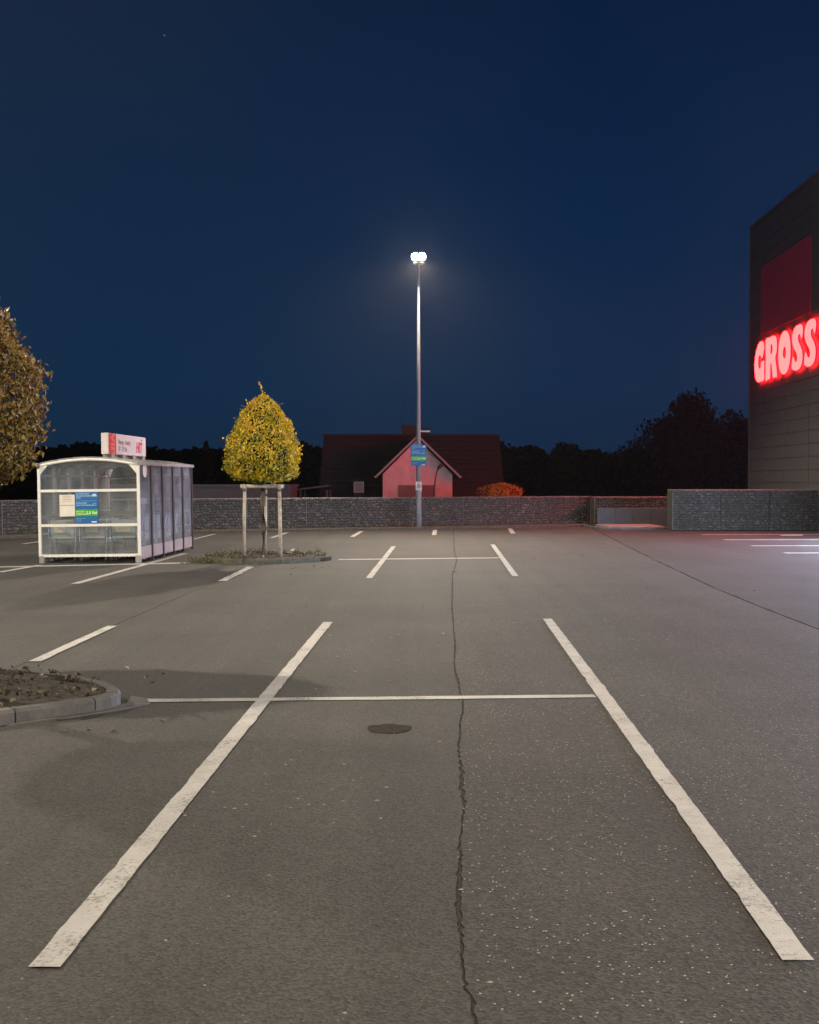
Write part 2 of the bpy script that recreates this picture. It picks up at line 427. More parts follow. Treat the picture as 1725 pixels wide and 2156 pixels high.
CRACK = [(.20, -25), (.21, 3.0), (.21, 3.77), (.20, 4.01), (.19, 4.24), (.20, 4.87), (.24, 5.64), (.29, 6.3), (.33, 7.91), (.42, 9.27), (.42, 11.18), (.48, 12.46), (.58, 16.17), (.79, 21.84), (1.03, 25.71), (1.1, 29.14), (1.36, 36.44), (1.55, 42.4)]
SEAM_R = [(4.55, -25), (4.70, 8), (4.78, 13.81), (4.82, 16.23), (4.92, 19.16), (5.23, 24.28), (5.89, 33.63), (6.55, 42.6), (6.7, 44.9)]
SEAM_L = [(-4.6, -25), (-3.78, 8), (-3.68, 11.21), (-3.56, 14.08), (-3.48, 16.47), (-3.31, 20.41), (-3.16, 23.75), (-2.86, 29.9), (-2.6, 36), (-2.45, 41.0)]


def edge_points(line, step, amp, seed):
    out = []
    for (x0, y0), (x1, y1) in zip(line, line[1:]):
        n = max(1, int(math.hypot(x1 - x0, y1 - y0) / step)) if y1 > 2.5 else 4
        for k in range(n):
            t = k / n; y = y0 + (y1 - y0) * t
            x = x0 + (x1 - x0) * t + amp * (noise.noise((y * 2.3, seed, 0)) + .7 * noise.noise((y * 11, seed, 3)) + .5 * noise.noise((y * 31, seed, 5)))
            out.append((x, y))
    out.append(line[-1])
    return out


def gap(y, seed, base, amp): return max(.0012, base + amp * noise.noise((y * 1.1, seed, 9)) + amp * .8 * noise.noise((y * 9, seed, 2)) + amp * .7 * noise.noise((y * 34, seed, 6)))


crackc = edge_points(CRACK, .03, .015, 1.0)
seamr = edge_points(SEAM_R, .25, .008, 4.0)
seaml = edge_points(SEAM_L, .25, .012, 6.0)


def sheet(name, left, right, material, z=0.0):
    mb = MB(); pts = [(x, y, z) for x, y in left] + [(x, y, z) for x, y in right[::-1]]
    n = len(pts); mb.add(pts + [(p[0], p[1], z - .035) for p in pts], [tuple(range(n))] + [(i, (i + 1) % n, n + (i + 1) % n, n + i) for i in range(n)])
    o = mb.build(name, material); tag(o, kind='structure'); return o


cl = [(x - gap(y, 1, .007, .011), y) for x, y in crackc]; crr = [(x + gap(y, 2, .009, .014), y) for x, y in crackc]
sl0 = [(x - .006, y) for x, y in seaml]; sl1 = [(x + gap(y, 3, .006, .008), y) for x, y in seaml]
sr0 = [(x - .006, y) for x, y in seamr]; sr1 = [(x + gap(y, 5, .06, .04), y) for x, y in seamr]
far_left = [(-60, -25), (-60, back_edge(-34) - 12)] + [(x, back_edge(x)) for x in (-34, -12.5, -7.5)]
sheet('asphalt_bay', sl1, cl, M['asphalt_fine'])
sheet('asphalt_bay', crr, sr0, M['asphalt_coarse'])
sheet('asphalt_bay', far_left, sl0, M['asphalt_fine'])
sheet('asphalt_lane', sr1, [(60, -25), (60, 41.8), (9.2, 41.8), (9.2, 44.9)], M['asphalt_lane'], -.012)
mb = MB()
for line, w in ((crackc, .12), (seamr, .13), (seaml, .08)):
    P = [p for p in line if p[1] > -20][::6] + [line[-1]]
    n0 = len(mb.v)
    for x, y in P: mb.v += [(x - w, y, -.016 if w < .11 else (-.007 if line is crackc else -.030)), (x + w, y, -.016 if w < .11 else (-.007 if line is crackc else -.030))]
    for i in range(len(P) - 1): mb.f.append((n0 + 2 * i, n0 + 2 * i + 1, n0 + 2 * i + 3, n0 + 2 * i + 2)); mb.mi.append(0)
tag(mb.build('crack_filler', M['bitumen']), kind='structure')


def marking(name, quad, z, chip=.0042):
    """painted line from a quad p0 p1 (start edge) p2 p3 (end edge); long sides chipped"""
    p0, p1, p2, p3 = [Vector((a, b, 0)) for a, b in quad]
    n = max(2, int((p3 - p0).length / .06)); n = min(n, 260)
    sd = rnd.random() * 99; A = []; B = []
    for k in range(n + 1):
        t = k / n; a = p0.lerp(p3, t); b = p1.lerp(p2, t); w = (b - a).normalized(); L = (p3 - p0).length * t
        f = lambda s: chip * (1.3 * noise.noise((L * 4, sd, s)) + noise.noise((L * 15, sd, s + 5)) + (1.6 if noise.noise((L * 2.2, sd, s + 9)) > .38 else 0))
        A.append(a + w * f(0)); B.append(b + w * f(20))
    mb = MB(); V = [(p.x, p.y, z) for p in A] + [(p.x, p.y, z) for p in B]
    mb.add(V, [(i, i + 1, n + 2 + i, n + 1 + i) for i in range(n)])
    o = mb.build(name, M['paint']); return tag(o, kind='structure')


def stroke(x, y0, y1, w=.115, lean=LOT, z=.009, chip=.0042):
    k = lean
    return marking('parking_line', [(x + k * y0 - w / 2, y0), (x + k * y0 + w / 2, y0), (x + k * y1 + w / 2, y1), (x + k * y1 - w / 2, y1)], z, chip)


def cross(x0, y0, x1, y1, w=.13, z=.005, chip=.0042):
    d = Vector((x1 - x0, y1 - y0)).normalized(); n = Vector((-d.y, d.x)) * w / 2
    return marking('parking_line', [(x0 - n.x, y0 - n.y), (x0 + n.x, y0 + n.y), (x1 + n.x, y1 + n.y), (x1 - n.x, y1 - n.y)], z, chip)


stroke(-1.433, 4.2, 14.5)
stroke(1.283, 4.26, 14.84)
cross(-2.11, 9.34, 1.50, 9.545)
stroke(-1.36, 21.0, 31.0, lean=.0305)
stroke(1.265, 21.4, 31.9, lean=.0303)
cross(-1.55, 25.93, 2.01, 26.5, .30)
stroke(-3.83, 11.35, 14.12, lean=.0202)
stroke(-3.54, 20.41, 23.75, lean=.0152, w=.14, chip=.014)
stroke(-6.36, 19.85, 28.0, lean=.0378, w=.14)
cross(-7.73, 22.3, -7.54, 24.2, .15, .009)
cross(-11.5, 22.6, -4.62, 24.9, .32)
stroke(-7.27, 34.7, 38.0, lean=.0268, w=.12)
stroke(-5.15, 35.55, 39.2, lean=.0285, w=.12)
stroke(-3.54, 28.02, 29.94, lean=.0213, w=.12)
stroke(-2.93, 36.14, 40.2, lean=.0325, w=.14)
stroke(-.37, 37.37, 41.2, lean=.0306, w=.14)
stroke(1.2, 38.36, 42.4, lean=.0562, w=.15)
cross(-10.5, 32.2, -10.4, 33.6, .16, .009)
for x0, y0, x1, y1, w in ((9.35, 37.95, 14.0, 38.2, .3), (9.2, 34.7, 13.7, 34.85, .32), (9.1, 31.55, 13.6, 31.65, .3), (9.0, 28.45, 13.5, 28.6, .32)):
    cross(x0, y0, x1, y1, w, -.007)
marking('parking_line', [(11.56, 37.1), (12.31, 37.1), (12.54, 37.86), (11.94, 37.86)], -.002)

# oil stain
P = []
for k in range(40):
    a = k / 40 * 2 * math.pi; r = 1 + .25 * noise.noise((math.cos(a) * 1.5, math.sin(a) * 1.5, 3)) + .12 * noise.noise((math.cos(a) * 5, math.sin(a) * 5, 8))
    P.append((-.155 + .145 * r * math.cos(a) + (.03 if math.cos(a) > .7 else 0), 8.30 + .15 * r * math.sin(a), .004))
mb = MB(); mb.add(P, [tuple(range(40))]); tag(mb.build('oil_stain', M['stain']), kind='structure')

# pale specks of litter and droppings on the asphalt
mb = MB()
spots = [(rnd.gauss(-.55, .35), rnd.gauss(6.6, .45)) for _ in range(26)] + [(-.75, 5.86), (-.62, 5.2), (-1.1, 6.6)]
spots += [(rnd.uniform(-1.5, 3.4), rnd.uniform(3.8, 15)) for _ in range(70)] + [(.225, 5.45), (.222, 5.02), (2.15, 8.05), (-3.4, 8.3), (-3.1, 8.25), (3.0, 7.0)]
spots += [(rnd.gauss(-.5, .3), rnd.gauss(12.3, .6)) for _ in range(10)]
for x, y in spots:
    r = rnd.uniform(.0035, .0085) * (1.3 if y > 9 else 1); n = 6; a0 = rnd.random()
    e = rnd.uniform(.8, 2.2)
    mb.add([(x + r * e * math.cos(a0 + k * 1.047) * rnd.uniform(.7, 1.2), y + r * math.sin(a0 + k * 1.047) * rnd.uniform(.7, 1.2), .002) for k in range(n)] + [(x, y, .007)],
           [(k, (k + 1) % n, n) for k in range(n)])
tag(mb.build('litter_specks', M['speck']), 'pale specks of litter scattered on the asphalt', 'litter', kind='stuff')


# ------------------------------------------------------------------ kerbs and planting islands
def resample(poly, step, closed=True):
    P = [Vector(p) for p in poly] + ([Vector(poly[0])] if closed else [])
    out = []; acc = 0
    for a, b in zip(P, P[1:]):
        L = (b - a).length
        while acc < L: out.append(a.lerp(b, acc / L)); acc += step
        acc -= L
    if not closed: out.append(P[-1])
    return out


def smooth_closed(poly, n=6):
    out = []; N = len(poly)
    for i in range(N):
        p = [Vector(poly[(i + k - 1) % N]) for k in range(4)]
        for k in range(n):
            t = k / n
            out.append(.5 * ((2 * p[1]) + (p[2] - p[0]) * t + (2 * p[0] - 5 * p[1] + 4 * p[2] - p[3]) * t * t + (3 * p[1] - p[0] - 3 * p[2] + p[3]) * t ** 3))
    return out


def kerb_run(parent, path, closed, stone, h, w, material, sub=4, z0=0.0, out=1):
    """separate kerb stones with open joints along a path"""
    fine = resample(path, stone / sub, closed)
    N = len(fine); i = 0
    while i < N - (0 if closed else 1):
        seg = [fine[(i + k) % N] if closed else fine[min(i + k, N - 1)] for k in range(sub + 1)]
        i += sub
        if not closed and (seg[-1] - seg[0]).length < .05: continue
        prof = []
        for k, p in enumerate(seg):
            t = (seg[min(k + 1, sub)] - seg[max(k - 1, 0)])
            if t.length < 1e-5: t = seg[-1] - seg[0]
            t = t.normalized(); nrm = Vector((-t.y, t.x)) * out
            q = p + t * (.006 if k == 0 else (-.006 if k == sub else 0))
            dz = rnd.uniform(-.003, .003)
            prof.append([(q.x, q.y, z0 - .03), (q.x, q.y, z0 + h - .025), (q.x + nrm.x * .02, q.y + nrm.y * .02, z0 + h + dz), (q.x + nrm.x * w, q.y + nrm.y * w, z0 + h + dz), (q.x + nrm.x * w, q.y + nrm.y * w, z0 - .03)])
        mb = MB(); V = [v for p in prof for v in p]; F = []
        for k in range(sub):
            for j in range(4): F.append((k * 5 + j, k * 5 + j + 1, k * 5 + 5 + j + 1, k * 5 + 5 + j))
        F += [(0, 1, 2, 3, 4), tuple(sub * 5 + j for j in (4, 3, 2, 1, 0))]
        mb.add(V, F).build('kerb_stone', material, parent)


def in_poly(x, y, poly):
    c = False; j = len(poly) - 1
    for i in range(len(poly)):
        a, b = poly[i], poly[j]
        if (a[1] > y) != (b[1] > y) and x < (b[0] - a[0]) * (y - a[1]) / (b[1] - a[1]) + a[0]: c = not c
        j = i
    return c


def island(label, outline, h, stone, kmat, lump, nlitter, lsize):
    sm = smooth_closed(outline, 6)
    cx = sum(p.x for p in sm) / len(sm); cy = sum(p.y for p in sm) / len(sm)
    root = empty('planting_island', (0, 0, 0)); tag(root, label, 'planting island', 'kerbed islands the trees stand in')
    area = sum(a.x * b.y - b.x * a.y for a, b in zip(sm, sm[1:] + sm[:1]))
    kerb_run(root, sm, True, stone, h, .11, kmat, out=1 if area > 0 else -1)
    mb = MB(); N = len(sm); rings = 9
    V = []
    for r in range(rings + 1):
        t = r / rings
        for p in sm:
            k = (1 - t) * .945 if r < rings else 0
            x = cx + (p.x - cx) * k; y = cy + (p.y - cy) * k
            V.append((x, y, h - .03 + lump * (1 - k * k) * .6 + lump * .5 * noise.noise((x * 3, y * 3, 1)) + lump * .35 * noise.noise((x * 9, y * 9, 4))))
    F = [(r * N + i, r * N + (i + 1) % N, (r + 1) * N + (i + 1) % N, (r + 1) * N + i) for r in range(rings) for i in range(N)]
    mb.add(V, F).build('soil_bed', M['soil'], root, smooth=True)
    pts = []; poly = [(cx + (p.x - cx) * .93, cy + (p.y - cy) * .93) for p in sm]
    x0, x1 = min(p[0] for p in poly), max(p[0] for p in poly); y0, y1 = min(p[1] for p in poly), max(p[1] for p in poly)
    while len(pts) < nlitter:
        x, y = rnd.uniform(x0, x1), rnd.uniform(y0, y1)
        if in_poly(x, y, poly):
            pts.append(((x, y, h + lump * .45 + rnd.uniform(-.02, .03) + lump * .5 * noise.noise((x * 3, y * 3, 1))), (0, 0, 1)))
    leaves('leaf_litter', pts, lsize, M['leaf_litter'], root, .7, .6, tone=lambda p, n: rnd.random() ** 2.2)
    return root, poly


isl1, poly1 = island('near kerbed planting island with soil and fallen leaves at left edge',
                     [(-2.24, 9.15), (-2.40, 9.55), (-2.8, 9.95), (-3.3, 10.28), (-4, 10.45), (-5.2, 10.5), (-6.2, 10.3), (-6.7, 9.3), (-6.2, 8.2), (-5, 7.85), (-4, 7.9), (-3.2, 8.2), (-2.7, 8.58), (-2.36, 8.88)], .105, .62, M['kerb'], .06, 1500, .045)
mb = MB()   # concrete haunching showing outside the island's nose
hp = [(-2.86, 8.38), (-2.5, 8.66), (-2.2, 8.95), (-2.02, 9.2), (-2.1, 9.42), (-2.24, 9.5), (-2.2, 9.2), (-2.36, 8.9), (-2.66, 8.6)]
mb.prism(hp, -.02, .012).build('kerb_footing', M['kerb'], isl1)
isl2, poly2 = island('far kerbed planting island under the staked tree beside the cart shelter',
                     [(-1.70, 25.9), (-1.95, 25.3), (-2.6, 24.75), (-3.3, 24.55), (-4.0, 24.75), (-4.5, 25.5), (-4.4, 26.3), (-3.7, 26.8), (-2.8, 26.9), (-2.0, 26.5)], .10, .8, M['kerb_dark'], .05, 500, .06)
pts = []
for _ in range(600):
    x = rnd.uniform(-4.6, -1.9); y = rnd.uniform(24.6, 26.9)
    if not in_poly(x, y, poly2): continue
    c = noise.noise((x * 2.2, y * 2.2, 7)) + (.25 if x < -3.6 else 0)
    if c > .12: pts.append(((x, y, .13 + rnd.uniform(0, .07)), (rnd.uniform(-1, 1), -1, .2)))
for _ in range(420): x = rnd.gauss(-4.2, .28); pts.append(((x, rnd.gauss(24.85, .13), rnd.uniform(.0, .12)), (rnd.uniform(-1, 1), -1, .3)))
tag(leaves('grass_tufts', pts, .085, M['grass'], None, .22, .4), 'tufts of grass growing on and beside the far planting island', 'grass', kind='stuff')

pts = [((rnd.gauss(-2.9, .5), rnd.gauss(8.5, .25), .008), (0, 0, 1)) for _ in range(26)] + [((rnd.gauss(-2.3, .35), rnd.gauss(9.9, .5), .008), (0, 0, 1)) for _ in range(16)]
pts += [((rnd.uniform(-4.8, -1.2), rnd.gauss(24.1, .35), .01), (0, 0, 1)) for _ in range(45)] + [((rnd.uniform(-3, 6), rnd.uniform(13, 36), .008), (0, 0, 1)) for _ in range(40)]
tag(leaves('fallen_leaves', pts, .05, M['leaf_litter'], None, .6, .25, tone=lambda p, n: .3 + .7 * rnd.random()), 'dry leaves blown about on the asphalt by the islands', 'leaves', kind='stuff')

kerb_line = empty('kerb_line', (0, 0, 0)); tag(kerb_line, kind='structure')
off = [(x, y - 1.35) for x, y in [(-34, 26.0), (-20, 32.6), (-12.5, 36.4), (-7.5, 39.9), (.3, 43.0), (6.75, 45.9)]]
kerb_run(kerb_line, off, False, 1.0, .09, .12, M['kerb_dark'], sub=2, out=1)
mb = MB()
P = off + [(x, y + 1.5) for x, y in off[::-1]]
n = len(P); mb.add([(x, y, .07) for x, y in P], [tuple(range(n))])
tag(mb.build('verge', M['soil']), kind='structure')
pts = []
for _ in range(1300):
    x = rnd.uniform(-16, 6.9); y = lerp_line(WALL_LINE, x) - rnd.uniform(.05, 1.1)
    if noise.noise((x * 1.3, y * 2, 5)) > -.05: pts.append(((x, y, .09 + rnd.uniform(0, .09)), (rnd.uniform(-1, 1), -1, .3)))
tag(leaves('verge_weeds', pts, .09, M['grass'], None, .3, .4), 'low weeds along the foot of the gabion wall', 'weeds', kind='stuff')

# slab and low panel wall in the gap of the wall
root = empty('slab', (0, 0, 0)); tag(root, kind='structure')
MB().box((7.98, 43.15, .045), (2.0, 2.2, .11), .05, .012).build('concrete_slab', M['concrete'], root)
kerb_run(root, [(6.5, 44.5), (6.62, 43.2), (6.7, 42.2), (6.95, 41.9), (9.5, 42.0)], False, .8, .07, .1, M['kerb'], sub=2, out=1)
pw = empty('low_panel_wall', (8.35, 44.35, 0), 0.0); tag(pw, 'low grey concrete panel wall standing in the gap of the gabion walls', 'wall')
for k in range(4): MB().box((-1.0 + k * .665, 0, .345), (.655, .12, .69), 0, .008).build('wall_panel', M['panel_grey'], pw)

# ------------------------------------------------------------------ gabion walls
ICO = bmesh.new(); bmesh.ops.create_icosphere(ICO, subdivisions=1, radius=1.0)
ICO_V = [v.co.copy() for v in ICO.verts]; ICO_F = [[v.index for v in f.verts] for f in ICO.faces]; ICO.free()


def stones(name, spots, m, parent):
    """spots: (centre, half sizes, rotation about z); each stone is its own lump of 20 faces"""
    V = []; F = []; T = []
    for c, hs_, rz in spots:
        n0 = len(V); rot = Matrix.Rotation(rz, 3, 'Z'); tilt = Matrix.Rotation(rnd.uniform(-.5, .5), 3, 'Y')
        for v in ICO_V:
            k = rnd.uniform(.78, 1.15)
            V.append(tuple(Vector(c) + rot @ Vector([a * b * k for a, b in zip(tilt @ v, hs_)])))
        F += [[n0 + i for i in f] for f in ICO_F]
        t = min(1, max(0, rnd.gauss(.45, .22) + .3 * noise.noise(Vector(c) * .7))); T += [t] * len(ICO_F)
    me = bpy.data.meshes.new(name); me.from_pydata(V, [], F); me.materials.append(m)
    at = me.attributes.new('tone', 'FLOAT', 'FACE'); at.data.foreach_set('value', T)
    o = link(name, me, parent); o['kind'] = 'stuff'
    return o


def gabion(label, path, h, t, basket=2.0, size=.070):
    root = empty('gabion_wall', (0, 0, 0)); tag(root, label, 'stone wall', 'stone filled gabion walls along the back of the car park')
    P = [Vector(p) for p in path]
    for si, (a, b) in enumerate(zip(P, P[1:])):
        d = (b - a).normalized(); nn = Vector((-d.y, d.x)); rz = math.atan2(d.y, d.x)
        L = (b - a).length; nb = max(1, round(L / basket)); w = L / nb
        e = size * .5
        q = [a + nn * e, b + nn * e, b + nn * (t - e), a + nn * (t - e)]
        MB().prism([(p.x, p.y) for p in q], 0, h - size * .7).build('wall_core', M['gabion_fines'], root)
        for k in range(nb):
            o = a + d * (w * k); S_ = []
            nu, nz, nt_ = int(w / (size * 1.55)), int(h / (size * 1.25)), int(t / (size * 1.5))
            for iz in range(nz):
                for iu in range(nu):
                    u = (iu + .5 + (.5 if iz % 2 else 0) * .8 + rnd.uniform(-.25, .25)) * w / (nu + .4); z = (iz + .5 + rnd.uniform(-.2, .2)) * h / nz
                    p = o + d * min(max(u, size * .8), w - size * .5) + nn * (size * .75 + rnd.uniform(-.008, .012))
                    S_.append(((p.x, p.y, min(z, h - size * .62)), (size * rnd.uniform(.75, 1.25), size * .75, size * rnd.uniform(.5, .85)), rz + rnd.uniform(-.2, .2)))
            for iu in range(nu):
                for it in range(nt_):
                    p = o + d * ((iu + .5 + rnd.uniform(-.25, .25)) * w / nu) + nn * (size * .8 + (it + rnd.uniform(-.2, .2)) * (t - size * 1.6) / max(1, nt_ - 1))
                    S_.append(((p.x, p.y, h - size * .6 + rnd.uniform(-.01, .01)), (size * rnd.uniform(.8, 1.2), size, size * .6), rz + rnd.uniform(0, 3)))
            ends = ([(o, 1)] if k == 0 and si == 0 else []) + ([(o + d * w, -1)] if k == nb - 1 and si == len(P) - 2 else [])
            for eo, sg_ in ends:
                for iz in range(nz):
                    for it in range(nt_):
                        p = eo + d * sg_ * size * .7 + nn * (size + it * (t - size * 2) / max(1, nt_ - 1)); S_.append(((p.x, p.y, min((iz + .5) * h / nz, h - size * .6)), (size * .75, size, size * .7), rz))
            stones('stone_fill', S_, M['gabion_stone'], root)
            mb = MB(); f0, f1, g0, g1 = o - nn * .006, o + d * w - nn * .006, o + nn * t, o + d * w + nn * t
            z = h + .004; rr = .007
            for p, q2 in ((f0, f1), (g0, g1), (f0, g0), (f1, g1)): mb.tube([(p.x, p.y, z), (q2.x, q2.y, z)], rr, 4, False)
            for p in (f0, f1): mb.tube([(p.x, p.y, .01), (p.x, p.y, z)], rr, 4, False)
            mb.build('wire_basket', M['cage'], root)['kind'] = 'stuff'
    return root


gabion('long low stone filled gabion wall receding behind the lamp post', [(-20, 32.75)] + WALL_LINE[1:], 1.1, .8)
gabion('short gabion wall behind the low grey panel wall', [(7.05, 45.2), (9.9, 45.35)], 1.09, .8)
gabion('taller gabion wall running up to the store wall', [(9.08, 40.95), (14.12, 40.95)], 1.40, .9)

# ------------------------------------------------------------------ trees


def crown_points(prof, axis, n, shell=.75, lump=.12, seed=0):
    """prof: (z, radius) from bottom to top"""
    zs = [p[0] for p in prof]; tot = 0; cum = []
    for (z0, r0), (z1, r1) in zip(prof, prof[1:]): tot += (r0 + r1) * .5 * math.hypot(z1 - z0, r1 - r0); cum.append(tot)
    pts = []
    for _ in range(n):
        u = rnd.random() * tot; k = 0
        while u > cum[k]: k += 1
        t = rnd.random(); z = prof[k][0] + (prof[k + 1][0] - prof[k][0]) * t; r = prof[k][1] + (prof[k + 1][1] - prof[k][1]) * t
        a = rnd.random() * 2 * math.pi
        ru = 1 + lump * noise.noise((math.cos(a) * 2.2 + seed, math.sin(a) * 2.2, z * 2.5)) + lump * .8 * noise.noise((math.cos(a) * 6 + seed, math.sin(a) * 6, z * 7))
        d = rnd.gauss(0, .035) if rnd.random() < shell else -rnd.random() ** 1.5 * .45
        rr = r * ru * (1 + d)
        sl = (prof[k][1] - prof[k + 1][1]) / max(.02, prof[k + 1][0] - prof[k][0])
        nr = Vector((math.cos(a), math.sin(a), max(-1.5, min(2, sl)))).normalized()
        pts.append(((axis[0] + rr * math.cos(a), axis[1] + rr * math.sin(a), z + rnd.gauss(0, .02)), nr))
    return pts


def branches(root, base, n, r0, prof, material, tip=.006):
    mb = MB(); z0, z1 = prof[0][0], prof[-1][0]
    mb.tube([base, (base[0] + .02, base[1], (base[2] + z1) / 2), (base[0], base[1], z1 - .05)], [r0, r0 * .55, tip], 7)
    for k in range(n):
        t = .05 + .8 * k / n; z = z0 + (z1 - z0) * t; a = k * 2.4
        rad = max(.1, .8 * max(r for zz, r in prof if abs(zz - z) < (z1 - z0) * .2))
        e = (base[0] + rad * math.cos(a), base[1] + rad * math.sin(a), z + rad * .5)
        mb.tube([(base[0], base[1], z), ((base[0] + e[0]) / 2, (base[1] + e[1]) / 2, z + rad * .35), e], [r0 * .4, r0 * .25, tip], 5)
    mb.build('branches', material, root, smooth=True)


# middle tree with its stakes
AX, AY = -3.17, 25.75
prof = [(1.72, .32), (1.78, .60), (1.88, .74), (2.05, .80), (2.30, .82), (2.50, .79), (2.72, .72), (2.95, .60), (3.15, .48), (3.33, .34), (3.46, .20), (3.56, .06)]
root = empty('tree', (AX, AY, .1)); tag(root, 'small clipped tree with yellow leaves held between three wooden stakes', 'tree', 'small clipped trees in the planting islands')
MB().tube([(0, 0, 0), (.01, 0, .6), (-.02, 0, 1.2), (.03, 0, 1.75)], [.078, .068, .062, .05], 10).build('trunk', M['bark'], root, smooth=True)
rp = [(z - .1, r * .93) for z, r in prof]
branches(root, (.02, 0, 1.55), 14, .04, rp, M['bark'])
P = crown_points(rp, (0, 0), 15000, .66, .17, 3)
for s in range(26):        # stray shoots
    a = rnd.random() * 6.28; k = rnd.choice(rp[2:]); L = rnd.uniform(.05, .16)
    for j in range(3): P.append(((k[1] * (1.02 + L * j / 2) * math.cos(a), k[1] * (1.02 + L * j / 2) * math.sin(a), k[0] + L * j * .5), (rnd.uniform(-1, 1), -1, .3)))
for j in range(16): P.append(((.02 - .006 * j + rnd.gauss(0, .012), rnd.gauss(0, .02), 3.44 + .021 * j), (rnd.uniform(-1, 1), -1, .2)))
for j in range(7): P.append(((.74 + .022 * j, -.2, 2.26 + .03 * j * rnd.random()), (rnd.uniform(-1, 1), -1, .2)))
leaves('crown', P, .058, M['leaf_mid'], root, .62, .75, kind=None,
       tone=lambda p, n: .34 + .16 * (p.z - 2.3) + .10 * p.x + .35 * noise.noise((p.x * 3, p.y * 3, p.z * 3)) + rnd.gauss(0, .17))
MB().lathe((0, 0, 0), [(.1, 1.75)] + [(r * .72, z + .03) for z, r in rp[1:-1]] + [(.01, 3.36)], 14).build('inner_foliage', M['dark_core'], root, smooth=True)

fr = empty('tree_stakes', (0, 0, 0)); tag(fr, 'three weathered round wooden stakes with top rails around the yellow tree', 'tree stakes')
st = [(-3.56, 25.5), (-2.78, 25.55), (-3.20, 26.35)]
for x, y in st: MB().tube([(x, y, .03), (x + .02 * (AX - x), y, .8), (x + .06 * (AX - x), y, 1.58)], [.042, .040, .038], 9).build('stake', M['wood'], fr, smooth=True)
for (a, b, z) in ((0, 1, 1.61), (1, 2, 1.60), (2, 0, 1.60)):
    p, q = Vector(st[a]), Vector(st[b]); p = p.lerp(Vector((AX, AY)), .06); q = q.lerp(Vector((AX, AY)), .06); d = (q - p).normalized() * .10
    p -= d; q += d
    MB().tube([(p.x, p.y, z), (q.x, q.y, z)], .045, 8).build('rail', M['wood'], fr, smooth=True)
MB().tube([(-2.80, 25.55, 1.49), (-2.95, 25.6, 1.47), (-3.1, 25.72, 1.42)], [.03, .02, .025], 6).build('tie', M['strap'], fr)
for x, y in st[:2]: MB().tube([(x + .05 * (AX - x), y, 1.50), (x + .05 * (AX - x), y, 1.54)], .054, 9).build('tie', M['strap'], fr)

# near tree at the left edge, trunk outside the picture
AX, AY = -4.20, 9.75
prof = [(1.66, .3), (1.72, .74), (1.82, .93), (1.95, 1.02), (2.2, 1.09), (2.4, 1.09), (2.6, 1.05), (2.8, .98), (2.96, .92), (3.12, .83), (3.28, .68), (3.45, .49), (3.60, .28), (3.72, .06)]
root = empty('tree', (AX, AY, .13)); tag(root, 'larger tree with bronze leaves cut off by the left edge', 'tree', 'small clipped trees in the planting islands')
MB().tube([(0, 0, 0), (.02, 0, .8), (-.01, 0, 1.8)], [.085, .07, .06], 10).build('trunk', M['bark'], root, smooth=True)
rp = [(z - .13, r) for z, r in prof]
branches(root, (0, 0, 1.55), 18, .055, rp, M['bark'])
P = crown_points(rp, (0, 0), 30000, .66, .12, 8)
for s in range(40):
    a = rnd.uniform(-1.2, .9); k = rnd.choice(rp[2:]); L = rnd.uniform(.04, .13)
    for j in range(3): P.append(((k[1] * (1.02 + L * j / 2) * math.cos(a), k[1] * (1.02 + L * j / 2) * math.sin(a), k[0] + L * j * .4), (rnd.uniform(-1, 1), -1, .3)))
P = [(Vector((p[0], p[1] * .72, p[2])), n) for p, n in P]
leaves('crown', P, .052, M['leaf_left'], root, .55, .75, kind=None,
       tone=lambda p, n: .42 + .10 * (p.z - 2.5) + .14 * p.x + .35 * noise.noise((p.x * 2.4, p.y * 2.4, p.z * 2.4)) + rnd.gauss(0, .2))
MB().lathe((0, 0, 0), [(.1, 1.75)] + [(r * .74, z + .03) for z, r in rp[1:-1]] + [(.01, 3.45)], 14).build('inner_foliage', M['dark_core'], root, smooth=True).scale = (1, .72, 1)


def far_tree(label, x, y, zt, w, n, kind='round', group='dark trees beyond the car park', seed=0, zb=-2.6):
    root = empty('tree', (x, y, zb)); tag(root, label, 'tree', group)
    H = zt - zb
    MB().tube([(0, 0, 0), (.1, 0, H * .3), (0, 0, H * .6)], [.28, .2, .1], 7).build('trunk', M['bark_dark'], root)
    P = []
    if kind == 'cone':
        pr = [(H * .18, w * .5), (H * .4, w * .42), (H * .65, w * .27), (H * .85, w * .12), (H, .03)]
        P = crown_points(pr, (0, 0), n, .5, .5, seed)
    else:
        nb = 16; rr = random.Random(seed)
        for k in range(nb):
            a = rr.random() * 6.28; t = rr.random() ** .7
            rad = w * .5 * (.72 if t < .6 else .72 * (1.25 - t)) * rr.uniform(.3, 1)
            c = Vector((rad * math.cos(a), rad * .8 * math.sin(a), H * (.22 + .62 * t)))
            br = w * rr.uniform(.16, .26)
            c.z = min(c.z, H - br * .92)
            for _ in range(n // nb):
                d = Vector((rnd.gauss(0, 1), rnd.gauss(0, 1), rnd.gauss(0, 1))).normalized()
                r = br * (1 + .35 * noise.noise(d * 2.2 + Vector((seed, k, 0)))) * rnd.random() ** .35
                P.append((c + d * r, d))
    leaves('crown', P, .34, M['leaf_far'], root, .7, .8, kind=None, tone=lambda p, nr: rnd.random() * .6 + .3 * noise.noise(p * .6))
    return root


